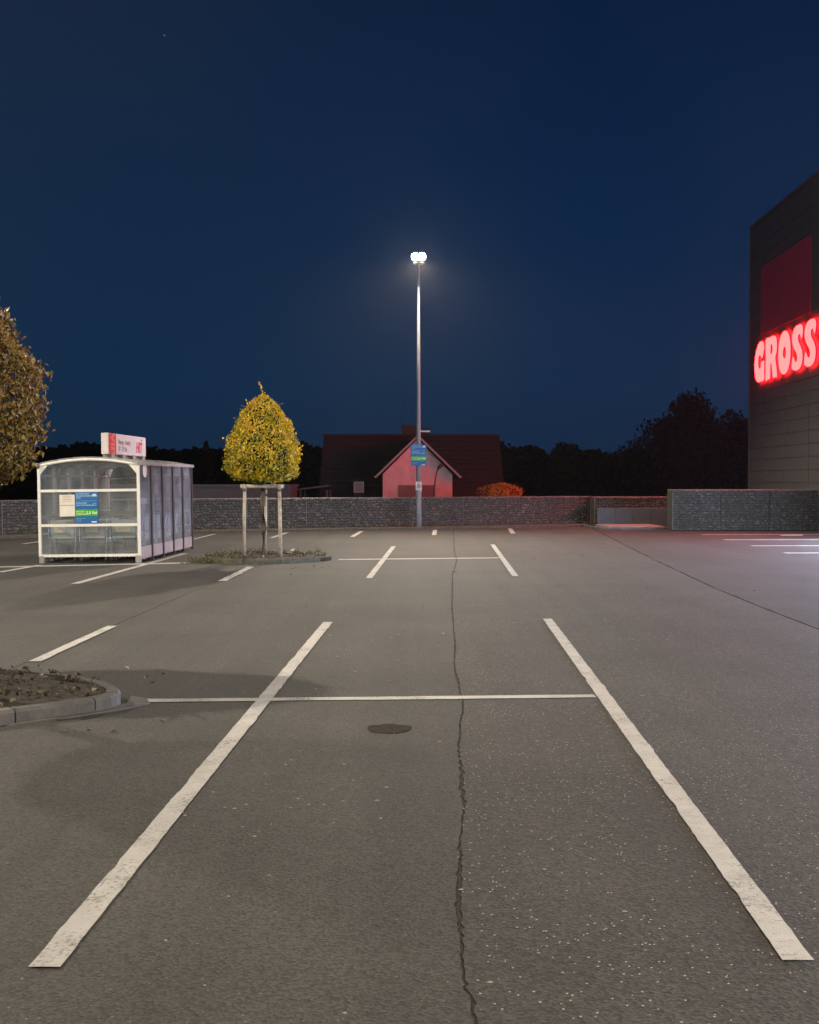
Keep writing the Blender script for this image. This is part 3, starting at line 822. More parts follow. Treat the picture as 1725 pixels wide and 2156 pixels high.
FT = [('narrow dark tree standing alone right of the house', 11.3, 85, 4.9, 4.4, 2800, 'round', 2),
      ('dark bushy tree at the left foot of the big tree mass', 14.6, 86, 3.9, 4.6, 2800, 'round', 3),
      ('large dark round tree forming the left shoulder of the tree mass', 18.9, 88, 7.6, 8.0, 6000, 'round', 4),
      ('tallest dark tree in the mass left of the store', 21.4, 90, 8.8, 7.0, 6000, 'round', 5),
      ('dark tree tucked against the corner of the store', 25.2, 91, 7.6, 7.0, 5000, 'round', 6),
      ('low dark tree filling the gap in front of the tallest tree', 20.5, 84, 4.6, 8.0, 4200, 'round', 12)]
for lab, x, y, zt, w, n, kd, sd in FT: far_tree(lab, x, y, zt, w, n, kd, seed=sd)
far_tree('dark conifer above the treeline left of the house', -14.4, 84, 4.4, 2.6, 1600, 'cone', seed=21)

# distant wooded ridge, read as one mass
pts = []
for _ in range(24000):
    x = rnd.uniform(-75, 75); y = 150 + rnd.uniform(-6, 6)
    top = 5.4 + 1.3 * noise.noise((x * .06, 1, 0)) + .9 * noise.noise((x * .25, 4, 0)) + .5 * noise.noise((x * .9, 7, 0))
    if -42 < x < -12: top += .3
    pts.append(((x, y, -2.6 + (top + 2.6) * rnd.random() ** .6), (rnd.gauss(0, .4), -1, .4)))
tag(leaves('distant_woods', pts, .9, M['leaf_far'], None, .8, .7, tone=lambda p, n: rnd.random() * .5), 'dark line of distant woods along the horizon', 'woods', kind='stuff')
mb = MB()
for k, x in enumerate(range(-90, 91, 3)):
    z = 3.6 + 1.2 * noise.noise((x * .06, 1, 0)); mb.v += [(x, 156, -3), (x, 160, z), (x, 185, z + .3), (x, 210, -3)]
for k in range(60):
    for j in range(3): mb.f.append((k * 4 + j, k * 4 + 4 + j, k * 4 + 5 + j, k * 4 + 1 + j)); mb.mi.append(0)
tag(mb.build('hill', M['meadow'], smooth=True), kind='structure')

# orange bush by the house
root = empty('bush', (3.98, 51.0, -1.6)); tag(root, 'round orange autumn bush showing above the gabion wall right of the house', 'bush')
P = crown_points([(1.6, .5), (2.2, .78), (2.7, .82), (2.95, .70), (3.12, .42), (3.18, .1)], (0, 0), 3600, .62, .75, 5)
MB().tube([(0, 0, 0), (0, 0, 2.2)], [.05, .03], 6).build('trunk', M['bark_dark'], root)
leaves('crown', P, .085, M['leaf_orange'], root, .6, .7, kind=None)

# ------------------------------------------------------------------ house behind the boundary wall
HZ = -3.75
hs = empty('house', (0, 0, 0)); tag(hs, 'house with dark tiled roof and pale gable facing the car park', 'house')
RX0, RX1, RY0, RY1, EZ, TZ = -5.55, 5.8, 71.6, 77.0, -.35, 4.62
mb = MB()
mb.box(((RX0 + RX1) / 2, 77.2, (EZ - .1 + HZ) / 2), (RX1 - RX0 - .5, 10.4, EZ - .1 - HZ))
mb.add([(RX0 + .25, 72.2, EZ - .1), (RX0 + .25, 82.2, EZ - .1), (RX0 + .25, 77, TZ - .25)], [(0, 1, 2)])
mb.add([(RX1 - .25, 72.2, EZ - .1), (RX1 - .25, 82.2, EZ - .1), (RX1 - .25, 77, TZ - .25)], [(0, 1, 2)])
mb.build('wall', M['plaster'], hs)


def slab(poly, th=.16):
    """a sloping slab from four corners, thickened downward"""
    mb = MB(); n = len(poly)
    return mb.add(list(poly) + [(p[0], p[1], p[2] - th) for p in poly], [tuple(range(n)), tuple(range(2 * n - 1, n - 1, -1))] + [(i, (i + 1) % n, n + (i + 1) % n, n + i) for i in range(n)])


slab([(RX0, RY0, EZ), (RX1 + .1, RY0, EZ), (RX1, RY1, TZ), (RX0, RY1, TZ)]).build('roof', M['rooftile'], hs)
slab([(RX0, 82.4, EZ), (RX1 + .1, 82.4, EZ), (RX1, RY1 + .01, TZ - .004), (RX0, RY1 + .01, TZ - .004)]).build('roof', M['rooftile'], hs)
mb = MB()    # rows of tile courses standing proud of the front slope
for k in range(1, 17):
    t = k / 17; y = RY0 + (RY1 - RY0) * t; z = EZ + (TZ - EZ) * t
    mb.box(((RX0 + RX1) / 2, y, z + .012), (RX1 - RX0 - .04, .05, .03))
o = mb.build('roof_tile_course', M['rooftile'], hs); o['kind'] = 'stuff'
MB().box(((RX0 + RX1) / 2, RY1, TZ + .03), (RX1 - RX0 + .1, .25, .1)).build('ridge_cap', M['rooftile'], hs)
# gabled wing
GX, GY = .50, 71.0
w0, w1, wz, az = -1.60, 2.56, 2.08, 4.20
mb = MB()
mb.add([(w0, GY, HZ), (w1, GY, HZ), (w1, GY, wz), (GX, GY, az), (w0, GY, wz), (w0, 76, HZ), (w1, 76, HZ), (w1, 76, wz), (GX, 76, az), (w0, 76, wz)],
       [(0, 1, 2, 3, 4), (0, 4, 9, 5), (1, 6, 7, 2)])
mb.build('gable_wall', M['plaster'], hs)
for s in (-1, 1):
    e = GX + s * 2.47; 
    slab([(e, GY - .75, 2.02), (GX, GY - .75, 4.42), (GX, 76.6, 4.42), (e, 76.6, 2.02)], .12).build('gable_roof', M['rooftile'], hs)
    mb = MB(); y0 = GY - .79
    mb.add([(e, y0, 1.86), (GX, y0, 4.26), (GX, y0, 4.43), (e, y0, 2.03), (e, y0 + .04, 1.86), (GX, y0 + .04, 4.26), (GX, y0 + .04, 4.43), (e, y0 + .04, 2.03)],
           [(0, 1, 2, 3), (4, 7, 6, 5), (0, 4, 5, 1), (3, 2, 6, 7), (0, 3, 7, 4)])
    mb.build('bargeboard', M['rake'], hs)
    slab([(e, GY - .74, 1.89), (GX, GY - .74, 4.29), (GX, GY + .02, 4.29), (e, GY + .02, 1.89)], .03).build('soffit', M['rake'], hs)
    MB().tube([(e + s * .06, GY - .75, 1.92), (e + s * .06, 75, 1.92)], .06, 7).build('gutter', M['grey_alu'], hs)
d = MB().box((.42, GY - .03, .05), (2.16, .08, 2.75)).build('shutter_door', M['shutter'], hs)
for k in range(9): MB().box((.42, GY - .076, -1.1 + k * .28), (2.12, .014, .25)).build('shutter_slat', M['shutter'], d)
sk = MB().box((-3.08, 72.15, 1.30), (.62, .1, .66)).build('skylight', M['grey_alu'], hs)
MB().box((-3.08, 72.09, 1.30), (.52, .02, .56)).build('pane', mat('skylight_pane', (.22, .2, .2), .25), sk)
MB().box((-3.08, 73.0, 1.0), (.6, 1.7, .5)).build('dormer_cheek', M['rooftile'], hs)
ch = MB().box((.05, 78.2, 4.5), (1.1, .8, 1.5)).build('chimney', M['brick'], hs)
MB().box((.05, 78.2, 5.29), (1.22, .92, .08)).build('chimney_cap', M['brick'], ch)
ch = MB().box((.98, 78.0, 4.4), (.62, .7, 1.3)).build('chimney', M['brick'], hs)
MB().box((.98, 78.0, 5.09), (.74, .82, .08)).build('chimney_cap', M['brick'], ch)
an = empty('roof_antenna', (-.28, 78.2, 5.33)); tag(an, 'thin dark aerial on a mast above the house chimney', 'antenna')
MB().tube([(0, 0, 0), (0, 0, 1.95)], .028, 6).build('mast', M['dark_alu'], an)
mb = MB().tube([(-1.35, 0, 1.7), (.15, 0, 1.74)], .02, 5)
for k in range(8): mb.tube([(-1.3 + k * .18, -.22, 1.7), (-1.3 + k * .18, .22, 1.7)], .01, 4)
mb.build('boom', M['dark_alu'], an)

# house shrunk towards the camera point, nearer the sign, to catch more red light
K = .82
fit = Matrix.Translation((0, 0, 1.75 * (1 - K))) @ Matrix.Scale(K, 4)
for o in list(hs.children_recursive) + list(an.children):
    o.data.transform(fit @ Matrix.Translation(an.location) if o.parent is an else fit)
an.location = fit @ an.location
for o in an.children: o.data.transform(Matrix.Translation(-an.location))
base = Vector((.1, 62.0, -2.64))
for o in hs.children_recursive:
    o.data.transform(Matrix.Translation(-base))
hs.location = base

# whip street lamp in front of the gable
sl = empty('street_lamp', (1.13, 54.6, -2.6)); tag(sl, 'unlit dark street lamp with curved arm in front of the pale gable', 'street lamp')
MB().tube([(0, 0, 0), (0, 0, 2.6), (.01, 0, 3.9), (.06, 0, 4.4), (.14, 0, 4.75), (.25, 0, 4.93)], [.055, .045, .04, .036, .032, .028], 8).build('pole', M['dark_alu'], sl, smooth=True)
MB().tube([(.15, 0, 4.80), (.22, 0, 4.91), (.35, 0, 5.02), (.43, 0, 5.07)], [.03, .08, .09, .03], 8).build('lamp_head', M['dark_alu'], sl, smooth=True)

# outbuilding wall and carport behind the boundary wall
ob = empty('outbuilding', (-9.3, 52.0, -2.6)); tag(ob, 'low pale grey flat roofed building behind the gabion wall left of the house', 'building')
MB().box((0, 1.5, 2.02), (8.2, 3.0, 4.04)).build('wall', M['far_wall'], ob)
MB().box((0, 1.5, 4.09), (8.35, 3.2, .10)).build('roof', M['far_wall'], ob)
cp = empty('carport', (-4.6, 56.0, -2.6)); tag(cp, 'small dark carport with thin sloping roof left of the house', 'carport')
slab([(-.75, 0, 3.92), (.75, 0, 4.1), (.75, 2.5, 4.1), (-.75, 2.5, 3.92)], .07).build('roof', M['far_wall'], cp)
for x, y in ((-.55, .1), (.7, .1), (-.55, 2.4), (.7, 2.4)): MB().box((x, y, 1.93), (.09, .09, 3.84)).build('post', M['dark_alu'], cp)

# ------------------------------------------------------------------ store wall with the illuminated lettering
# local frame: x along the wall away from the far corner towards the camera, z up, +y out of the wall (to the left)
XW = 12.87
FAR = 50.27
wa = math.atan(LOT)
st_ = empty('store_building', (XW + LOT * FAR, FAR, 0), 0); tag(st_, 'tall grey panelled store wall at the right edge', 'store')
st_.rotation_euler = (0, 0, -math.pi / 2 - wa)      # local x -> towards the camera, local y -> +x world (into the building)
LW, HW = 47.0, 12.3
PW, PH = 3.02, .463
MB().box((LW / 2 + .02, 9.08, HW / 2 - .05), (LW - .04, 18, HW - .1)).build('wall', M['wallcore'], st_)
pm = MB().box((0, 0, 0), (PW - .022, .07, PH - .016)); pmesh = None
for c in range(6):
    for r in range(26):
        z = .26 + PH / 2 + r * PH
        if z + PH / 2 > HW: continue
        if pmesh is None:
            o = pm.build('wall_panel', M['wallpanel'], st_); pmesh = o.data
        else: o = link('wall_panel', pmesh, st_)
        o.location = (.02 + PW / 2 + c * PW - .9, .04 + rnd.uniform(-.003, .003), z)
        if c == 0: o.scale = ((PW - .9) / PW, 1, 1); o.location.x = (PW - .9) / 2
for c in range(1, 6): MB().box((c * PW - .9 + .02, -.002, HW / 2), (.035, .02, HW - .3)).build('cover_strip', M['wallpanel'], st_)
MB().box((LW / 2, .3, HW + .04), (LW + .06, .7, .12)).build('parapet_cap', M['wallpanel'], st_)
MB().box((.0, .2, HW / 2), (.06, .5, HW - .05)).build('corner_trim', M['wallpanel'], st_)
# upper red banner field
bn = MB().box((1.75 + 3.3, -.018, 9.0), (6.6, .03, 2.75)).build('red_banner', M['redpanel'], st_)
# shop front nearer to the camera, beyond the right edge of the picture
for k in range(7):
    x = 17.0 + k * 3.4
    f = MB().box((x, -.03, 1.65), (3.3, .10, 2.7)).build('window', M['dark_alu'], st_)
    for j in (-1, 1): MB().box((x + j * .78, -.09, 1.65), (1.46, .02, 2.5)).build('pane', M['shop_glow'], f)
MB().box((27.2, -.5, 3.2), (24.4, 1.0, .14)).build('canopy', M['grey_alu'], st_)
MB().box((32, .03, 7.8), (30, .06, 8.9)).build('upper_cladding', M['wallpanel'], st_)

LET = {
    'G': ([(1.0, .02), (1.0, .25), (1.0, .48), (.84, .49), (.68, .47), (.67, .38), (.56, .33), (.43, .38), (.38, .52), (.44, .64), (.56, .67), (.66, .62), (.76, .575), (.84, .60), (.93, .72), (1.0, .84), (.88, .955), (.62, 1.0), (.35, .93), (.12, .74), (0, .48), (.05, .24), (.18, .08), (.42, 0), (.7, .0)], []),
    'R': ([(0, .0), (.2, 0), (.38, 0), (.41, .2), (.43, .36), (.5, .36), (.57, .2), (.66, 0), (.85, 0), (1.0, 0), (.93, .25), (.84, .46), (.94, .6), (.97, .78), (.9, .94), (.68, 1.0), (.35, 1.0), (0, .97), (0, .5)],
          [[(.42, .60), (.42, .70), (.43, .80), (.5, .82), (.58, .77), (.59, .65), (.51, .585)]]),
    'O': ([(.5 + .5 * math.copysign(abs(math.cos(a)) ** .88, math.cos(a)), .5 + .5 * math.copysign(abs(math.sin(a)) ** .92, math.sin(a))) for a in [i * math.pi / 10 for i in range(20)]],
          [[(.51 + .13 * math.cos(a), .5 + .135 * math.sin(a)) for a in [i * math.pi / 6 for i in range(12)]]]),
    'S': ([(1.0, .91), (.98, .76), (.90, .665), (.83, .71), (.74, .785), (.62, .785), (.56, .71), (.64, .61), (.84, .49), (.98, .34), (.96, .16), (.78, .035), (.45, 0), (.14, .035), (0, .09), (.02, .22), (.09, .335), (.2, .30), (.33, .205), (.47, .21), (.51, .29), (.41, .40), (.16, .54), (.02, .70), (.07, .87), (.30, .98), (.6, 1.0), (.86, .985)], [])}


def letter(ch, x0, w, z0, h, sign, depth=.055):
    outer, holes = LET[ch]
    loops = [[(p.x, p.y) for p in smooth_closed(l, 4)] for l in [outer] + holes]
    cu = bpy.data.curves.new('letter', 'CURVE'); cu.dimensions = '2D'; cu.fill_mode = 'FRONT'
    for l in loops:
        s = cu.splines.new('POLY'); s.points.add(len(l) - 1); s.use_cyclic_u = True
        for i, (a, b) in enumerate(l): s.points[i].co = (a * w, b * h, 0, 1)
    t = bpy.data.objects.new('letter', cu); COL.objects.link(t); bpy.context.view_layer.update()
    me = bpy.data.meshes.new_from_object(t); bpy.data.objects.remove(t); bpy.data.curves.remove(cu)
    me.name = 'letter'; me.materials.clear(); me.materials.append(M['red_face'])
    if len(me.polygons) and me.polygons[0].normal.z < 0: me.flip_normals()
    o = link('letter', me, sign, (x0, -depth - .05, z0)); o.rotation_euler = (math.pi / 2, 0, 0)
    mb = MB()
    for l in loops:
        n = len(l); mb.add([(a * w, b * h, -.002) for a, b in l] + [(a * w, b * h, -depth) for a, b in l], [(i, (i + 1) % n, n + (i + 1) % n, n + i) for i in range(n)])
    mb.build('letter_side', M['red_side'], o)


sg = empty('illuminated_sign', st_.location, 0); sg.rotation_euler = st_.rotation_euler
tag(sg, 'glowing pink red GROSS lettering mounted high on the store wall', 'sign')
for ch_, ya, yb in (('G', 49.16, 47.6), ('R', 47.45, 45.74), ('O', 45.66, 43.98), ('S', 43.89, 42.5), ('S', 42.37, 41.0)):
    letter(ch_, FAR - ya + .04, (ya - yb) * .95, 5.72, 1.62, sg)

# ------------------------------------------------------------------ car park lamps


def car_park_lamp(x, y, label, gain, rz=0.0):
    root = empty('lamp_post', (x, y, 0), rz); tag(root, label, 'lamp post', 'tall twin headed lamp posts of the car park')
    MB().tube([(0, 0, .0), (0, 0, 1.32), (0, 0, 1.38)], [.105, .10, .10], 14).build('base_section', M['galv'], root, smooth=True)
    MB().tube([(0, 0, 1.38), (0, 0, 5), (0, 0, 9.32)], [.082, .066, .040], 12).build('pole', M['galv'], root, smooth=True)
    MB().lathe((0, 0, 9.37), [(.06, -.05), (.215, -.012), (.215, .0), (.05, .03)], 24).build('light_shield', M['dark_alu'], root)  # disc added under the heads to keep their light off the pole
    MB().box((0, -.105, .75), (.10, .02, .42), 0).build('service_door', M['galv'], root)
    MB().tube([(-.17, .10, 9.44), (.17, .10, 9.44)], .03, 8).build('cross_arm', M['dark_alu'], root)
    for s in (-1, 1):
        hd = MB().lathe((s * .115, -.02, 9.58), [(.02, .17), (.08, .16), (.12, .09), (.135, -.02), (.125, -.06)], 16, axis='y').build('lamp_head', M['grey_alu'], root, smooth=True)
        MB().lathe((s * .115, -.085, 9.58), [(.122, .012), (.120, .0), (.112, -.004), (.005, -.006)], 16, axis='y').build('lens', M['lens'], hd, smooth=True)
        pd = bpy.data.lights.new('lamp_light', 'SPOT'); pd.color = LAMP_COL; pd.energy = LAMP_W * gain * .44; pd.shadow_soft_size = .025; pd.spot_size = R(160); pd.spot_blend = .45
        po = bpy.data.objects.new('lamp_light', pd); COL.objects.link(po); po.parent = root; po.location = (s * .125, -.16, 9.425); po.rotation_euler = (R(-6), 0, 0)
    return root


lp = car_park_lamp(*LAMPS[0], 'lit twin headed lamp post standing in front of the gabion wall', LAMP_GAIN[0])
MB().box((.23, -.02, 3.46), (.36, .05, .055)).build('bracket', M['sign_white'], lp)
mb = MB().tube([(0, 0, 1.30), (0, 0, 1.40)], .112, 12); mb.build('clamp', M['galv'], lp)
car_park_lamp(*LAMPS[1], 'lit lamp post outside the left edge of the picture', LAMP_GAIN[1], 2.2)
car_park_lamp(*LAMPS[2], 'lit lamp post behind the photographer', LAMP_GAIN[2], math.pi)
car_park_lamp(*LAMPS[3], 'unseen lamp post added as fill light far out to the left of the trolley shelter', LAMP_GAIN[3], 1.7)


def parking_sign(loc, w, h, label, rot=(0, 0, 0)):
    """blue board with a green band: camera parking rules"""
    root = empty('parking_sign', loc, rot=rot); tag(root, label, 'sign', 'blue and green parking rule signs')
    MB().box((0, 0, 0), (w, .02, h)).build('board', M['sign_blue'], root)
    MB().box((0, -.012, -h * .16), (w - .004, .006, h * .22)).build('green_band', M['sign_green'], root)
    up = (math.pi / 2, 0, 0); y = -.0165; x = -w * .44
    for i, tx in enumerate(('AUTOMATISCHE', 'KENNZEICHENERFASSUNG', 'AKTIV')):
        text('lettering', tx, h * .062, M['print_light'], root, (x, y, h * (.44 - i * .068)), up, off=.0012, sx=.9)
    for i, tx in enumerate(('PARKSCHEIBE', 'NICHT ERFORDERLICH')):
        text('lettering', tx, h * .062, M['print_light'], root, (x, y, h * (.145 - i * .068)), up, off=.0012, sx=.9)
    for i, tx in enumerate(('HÖCHST-', 'PARKDAUER')):
        text('lettering', tx, h * .066, M['print_lime'], root, (x, y, h * (-.125 - i * .075)), up, off=.0012)
    text('lettering', '2,5 Std', h * .125, M['print_lime'], root, (w * .46, y, h * -.16), up, 'RIGHT', off=.003)
    MB().box((0, -.0115, h * .215), (w * .88, .004, h * .008)).build('divider', M['print_light'], root)
    mb = MB().box((w * .33, -.0125, h * .39), (w * .14, .006, h * .065)); mb.box((w * .365, -.0125, h * .43), (w * .05, .006, h * .02)); mb.box((w * .425, -.0125, h * .39), (w * .03, .006, h * .035))
    mb.build('camera_symbol', M['print_white'], root)
    mb = MB()
    for k in range(10):
        a = k * .628; mb.box((w * .36 + w * .055 * math.cos(a), -.0125, h * .10 + w * .055 * math.sin(a)), (w * .03, .006, h * .016))
    mb.build('disc_symbol', M['print_light'], root)
    for i in range(3): text('lettering', ('Infos zum Parken', 'finden Sie', 'vor Ort')[i], h * .045, M['print_light'], root, (x, y, h * (-.335 - i * .05)), up)
    MB().box((w * .32, -.0125, h * -.45), (w * .22, .006, h * .03)).build('maker_mark', M['print_white'], root)
    return root


parking_sign((.32, 41.86, 2.62), .54, .75, 'blue and green parking sign fixed on the lamp post')
ns = empty('notice_box', (.325, 41.87, 1.53)); tag(ns, 'small white notice with grey oval symbol low on the lamp post', 'sign')
MB().box((0, 0, 0), (.215, .03, .30)).build('board', M['sign_white'], ns)
MB().lathe((0, -.016, .0), [(.065, .002), (.065, -.004)], 16, axis='y').build('oval_symbol', M['sign_grey_text'], ns).scale = (1, 1, 1.5)

# ------------------------------------------------------------------ trolley shelter
SW, SD = 2.10, 4.85
sh = empty('trolley_shelter', (-6.69, 24.83, .0)); sh.rotation_euler = (0, R(-.75), -math.atan(.042))
tag(sh, 'glazed trolley shelter with cream front frame and arched roof', 'trolley shelter')
X0, X1 = -SW / 2, SW / 2
arch = lambda x, z0=2.05, rise=.125: z0 + rise * (1 - (x / (SW / 2)) ** 2)
for x in (X0, X1): MB().box((x, 0, 1.10), (.055, .055, 1.92), 0, .006).build('front_post', M['cream'], sh)
for x in (X0, X1): MB().box((x + (.03 if x < 0 else -.03), .03, .08), (.10, .12, .16)).build('foot', M['grey_alu'], sh)
for z in (.165, .80, 1.525): MB().box((0, -.002, z), (SW - .066, .05, .056)).build('front_rail', M['cream'], sh)
MB().tube([(X0 + SW * k / 16, 0, arch(X0 + SW * k / 16)) for k in range(17)], .034, 8).build('front_arch', M['cream'], sh, smooth=True)
for z0, z1 in ((.195, .77), (.83, 1.495)): MB().box((0, .008, (z0 + z1) / 2), (SW - .07, .008, z1 - z0)).build('front_pane', M['glass'], sh)
mb = MB(); n = 12
P = [(X0 + .04 + (SW - .08) * k / n, arch(X0 + .04 + (SW - .08) * k / n) - .04) for k in range(n + 1)]
V = [(X0 + .04, .008, 1.555), (X1 - .04, .008, 1.555)] + [(x, .008, z) for x, z in P[::-1]]
mb.add(V, [tuple(range(len(V)))]).build('front_pane', M['glass'], sh)
for s in (-1, 1):
    MB().add([(s * 1.02, -.02, 2.03), (s * .86, -.02, 2.06), (s * 1.02, -.02, 1.87), (s * 1.02, .02, 2.03), (s * .86, .02, 2.06), (s * 1.02, .02, 1.87)], [(0, 1, 2), (3, 5, 4), (0, 3, 4, 1), (1, 4, 5, 2), (0, 2, 5, 3)]).build('corner_bracket', M['cream'], sh)
NP = 5; PD = SD / NP
for s in (-1, 1):
    for k in range(1, NP + 1):
        MB().box((s * (SW / 2), k * PD, 1.035), (.07, .085, 2.05)).build('side_post', M['dark_alu'] if s > 0 else M['grey_alu'], sh)
    for k in range(NP):
        y = (k + .5) * PD
        MB().box((s * (SW / 2 + .002), y, 1.19), (.008, PD - .09, 1.70)).build('side_pane', M['side_glass'] if s > 0 else M['glass'], sh)
        MB().box((s * (SW / 2 + .004), y, .20), (.02, PD - .10, .26)).build('kick_plate', M['kick'], sh)
        MB().box((s * (SW / 2 - .03), y, 1.85), (.03, PD - .09, .03)).build('top_rail', M['galv'], sh)
        MB().box((s * (SW / 2 - .05), y, .98), (.035, PD - .09, .05)).build('buffer_rail', M['galv'], sh)
        MB().box((s * (SW / 2 - .05), y, .62), (.03, PD - .09, .035)).build('buffer_rail', M['plastic_grey'], sh)
    for k in range(1, NP + 1):
        mb = MB(); x = s * (SW / 2 - .045); y = k * PD
        for sg_ in (-1, 1):
            mb.add([(x, y, 2.03), (x, y + sg_ * .26, 2.03), (x, y, 1.80), (x - s * .02, y, 2.03), (x - s * .02, y + sg_ * .26, 2.03), (x - s * .02, y, 1.80)], [(0, 1, 2), (3, 5, 4), (0, 3, 4, 1), (1, 4, 5, 2)])
        mb.build('roof_bracket', M['roofsheet'] if s < 0 else M['concrete'], sh)
MB().box((X1 + .012, .42, 1.97), (.008, .01, .01)).lathe((X1 + .014, .45, 1.94), [(.155, 0), (.155, .01)], 20, axis='x').build('round_sticker', M['paper'], sh)
# arched roof sheet
mb = MB(); n = 16; V = []
for y in (-.03, SD + .10):
    for k in range(n + 1):
        x = (X0 - .05) + (SW + .10) * k / n; V += [(x, y, arch(x) + .036), (x, y, arch(x) + .056)]
F = []
for k in range(n):
    a = 2 * k; b = 2 * (n + 1) + 2 * k
    F += [(a, a + 2, b + 2, b), (a + 1, b + 1, b + 3, a + 3), (a, a + 1, a + 3, a + 2), (b, b + 2, b + 3, b + 1)]
mb.add(V, F).build('roof', M['roofsheet'], sh, smooth=False)
for k in range(1, NP + 1):
    MB().tube([(X0 + SW * j / 12, k * PD, arch(X0 + SW * j / 12) - .005) for j in range(13)], .03, 6).build('roof_rib', M['grey_alu'], sh, smooth=True)
for s in (-1, 1): MB().box((s * (SW / 2 + .03), SD / 2 + .03, 2.075), (.05, SD + .22, .07)).build('eaves_beam', M['concrete'], sh)
# hoop that holds the trolley rows
hp = [(X0 + .09, .72, .02), (X0 + .09, .72, .98), (X1 - .09, .72, 1.0), (X1 - .09, .72, .02)]
for a, b in zip(hp, hp[1:]): MB().tube([a, b], .022, 7).build('guard_hoop', M['galv'], sh)
MB().tube([(X0 + .09, .70, .37), (X1 - .09, .70, .37)], .02, 7).build('guard_hoop', M['galv'], sh)
MB().tube([(X1 - .06, SD - .2, 1.86), (X0 + .1, SD - .1, 1.78)], .018, 6).build('tie_bar', M['galv'], sh)
cb = MB().box((X1 - .12, .78, 1.28), (.16, .34, .12), .1).build('coin_box', M['sign_white'], sh)
MB().box((X1 - .12, .78, 1.13), (.05, .2, .2)).build('coin_box', M['galv'], sh)

# boards on the front glass
d = sh.rotation_euler.to_matrix()
loc = Vector(sh.location)
parking_sign(loc + d @ Vector((-.045, -.022, 1.165)), .49, .66, 'blue and green parking sign behind the front rails of the trolley shelter', sh.rotation_euler)
nb = empty('notice_board', loc + d @ Vector((-.455, -.015, 1.22))); nb.rotation_euler = sh.rotation_euler
tag(nb, 'white paper notices beside the blue sign on the trolley shelter front', 'notice')
MB().box((0, 0, .115), (.325, .012, .215)).build('sheet', M['paper'], nb)
MB().box((0, 0, -.115), (.325, .012, .235)).build('sheet', M['paper'], nb)
MB().box((.0, -.007, .0), (.30, .004, .012)).build('clip_strip', M['sign_grey_text'], nb)
for k in range(4): MB().box((.0, -.0075, .19 - k * .035), (.2 - .03 * (k % 2), .003, .008)).build('print_line', M['sign_grey_text'], nb)

# roof sign, lying along the ridge
rs = empty('roof_sign', loc + d @ Vector((.02, 1.1, 0))); rs.rotation_euler = sh.rotation_euler
tag(rs, 'white and red HIT box sign standing along the shelter roof ridge', 'sign')
RL, RH, RZ = 3.15, .46, 2.315
MB().box((0, RL / 2, RZ + RH / 2), (.14, RL, RH), 0, .008).build('sign_box', M['sign_white'], rs)
MB().box((.072, .36, RZ + RH / 2), (.006, .55, RH - .012)).build('red_band', M['sign_red'], rs)
rot = (math.pi / 2, 0, math.pi / 2)
text('lettering', 'VIP', .40, mat('pale_red_print', (.62, .18, .15), .5), rs, (.0765, .36, RZ + RH / 2), (math.pi / 2, math.pi / 2, math.pi / 2), 'CENTER', off=.006, sx=.85)
text('lettering', 'Montag - Samstag', .155, M['sign_grey_text'], rs, (.073, .82, RZ + .285), rot, off=.003, sx=.9)
text('lettering', '07 - 22 Uhr', .155, M['sign_grey_text'], rs, (.073, .82, RZ + .125), rot, off=.003, sx=.95)
text('lettering', 'HIT', .33, mat('crimson_print', (.45, .012, .05), .5), rs, (.073, 2.28, RZ + .185), rot, off=.014, shear=.18)
MB().add([(.075, 2.72, RZ + .395), (.075, 2.83, RZ + .395), (.075, 2.775, RZ + .35), (.071, 2.72, RZ + .395), (.071, 2.83, RZ + .395), (.071, 2.775, RZ + .35)], [(0, 1, 2), (3, 5, 4), (0, 3, 4, 1), (1, 4, 5, 2), (2, 5, 3, 0)]).build('crown_mark', M['sign_black'], rs)
for y in (.3, 1.15, 2.0, 2.85):
    MB().box((0, y, RZ - .045), (.2, .22, .10)).build('sign_foot', M['concrete'], rs)


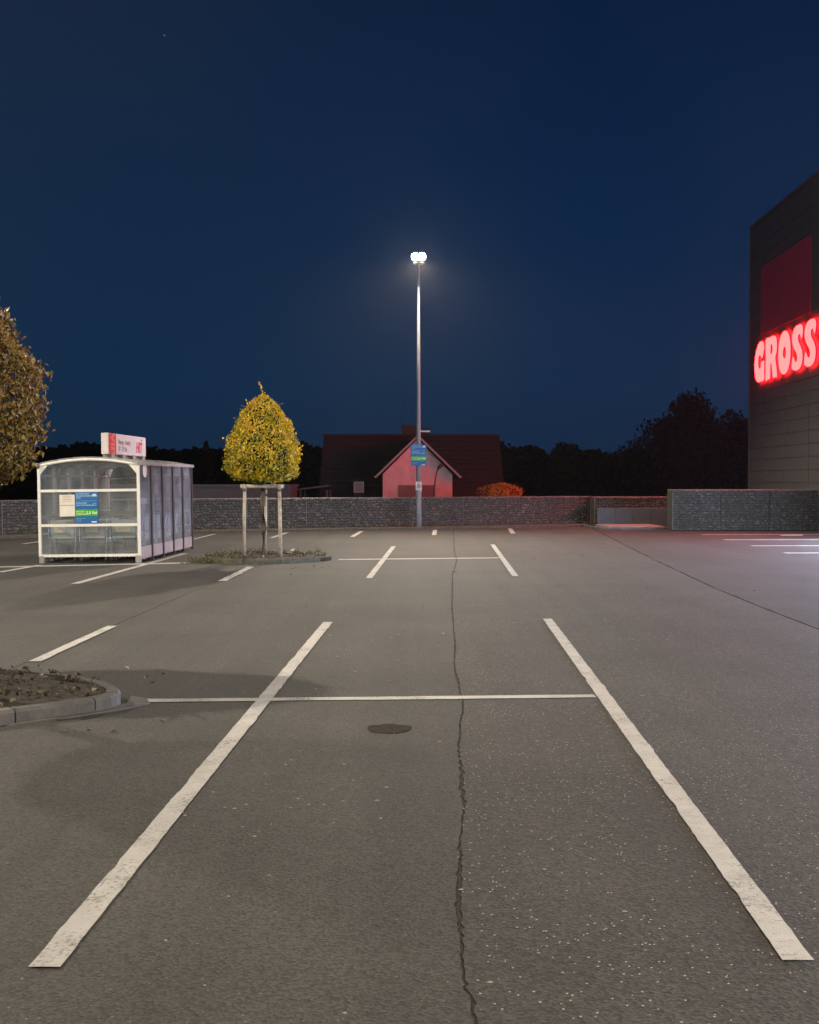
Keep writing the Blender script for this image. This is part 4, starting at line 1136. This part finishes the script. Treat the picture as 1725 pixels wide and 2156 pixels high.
# trolleys
def make_trolley():
    root = empty('shopping_trolley', (0, 0, 0))
    tag(root, 'x', 'shopping trolley', 'grey shopping trolleys nested in the shelter')
    W, Wf, L, zb, zt = .29, .23, .84, .46, .93       # handle end at y=0, nose at y=L
    mb = MB(); t = .0075
    for k in range(7):
        f = k / 6; z = zb + (zt - zb) * f
        for s in (-1, 1): mb.tube([(s * W, .05, z), (s * Wf, L, z - .06 * (1 - f))], t, 4, False)
        mb.tube([(-Wf, L, z - .06 * (1 - f)), (Wf, L, z - .06 * (1 - f))], t, 4, False)
    for k in range(9):
        y = .05 + (L - .05) * k / 8; w = W + (Wf - W) * k / 8
        for s in (-1, 1): mb.tube([(s * w, y, zb - .03), (s * w, y, zt)], t, 4, False)
        mb.tube([(-w, y, zb - .02), (w, y, zb - .02)], t, 4, False)
    o = mb.build('basket', M['wire'], root); o['kind'] = 'stuff'
    MB().tube([(-W - .01, -.03, 1.0), (W + .01, -.03, 1.0)], .02, 8).build('handle', M['plastic_dark'], root)
    mb = MB()
    for s in (-1, 1):
        mb.tube([(s * (W + .005), -.03, 1.0), (s * (W + .005), .06, .92), (s * .27, .12, .45), (s * .27, .05, .16)], .014, 6)
        mb.tube([(s * .27, .02, .16), (s * .20, .80, .17)], .014, 6)
    mb.tube([(-.2, .80, .17), (.2, .80, .17)], .014, 6)
    mb.build('frame', M['galv'], root)
    MB().box((0, .075, .70), (.50, .02, .38), 0, .006).build('child_seat_flap', M['plastic_grey'], root)
    for s in (-1, 1):
        for y, x in ((.06, .27), (.76, .20)):
            wl = MB().lathe((s * x, y, .065), [(.045, -.018), (.064, -.012), (.064, .012), (.045, .018)], 12, axis='x').build('wheel', M['rubber'], root)
            MB().lathe((s * x, y, .065), [(.03, -.021), (.03, .021)], 8, axis='x').build('hub', M['wheel_grey'], wl)
    return root


proto = make_trolley()
rows = (-.70, -.03, .62)
rn = ('left', 'middle', 'right'); ords = ['front', 'second', 'third', 'fourth', 'fifth', 'sixth', 'seventh', 'eighth', 'ninth', 'tenth', 'eleventh', 'last']
first = True
for ri, rx in enumerate(rows):
    for k in range(12):
        o = proto if first else copy_tree(proto); first = False
        p = Vector((rx + rnd.uniform(-.015, .015), .30 + .27 * k, .0))
        o.location = loc + d @ p; o.rotation_euler = sh.rotation_euler
        o['label'] = 'grey trolley, %s in the %s row inside the glazed shelter' % (ords[k], rn[ri])
        if k == 0:     # advert card clipped to the flap of the front trolleys
            MB().box((-.05 + .04 * ri, .056, .71), (.235, .012, .16)).build('advert_card', M['beige'], o)

# ------------------------------------------------------------------ thin night air
if HAZE > 0:
    hz = MB().box((0, 70, 7.5), (260, 330, 24)).build('haze', None)
    hm = bpy.data.materials.new('night_air'); hm.use_nodes = True; nt = hm.node_tree; nt.nodes.clear()
    pv = _node(nt, 'ShaderNodeVolumePrincipled'); pv.inputs['Density'].default_value = HAZE; pv.inputs['Anisotropy'].default_value = .75
    pv.inputs['Color'].default_value = (.9, .92, .95, 1)
    oo = _node(nt, 'ShaderNodeOutputMaterial'); nt.links.new(pv.outputs[0], oo.inputs['Volume'])
    hz.data.materials.clear(); hz.data.materials.append(hm); tag(hz, kind='stuff')
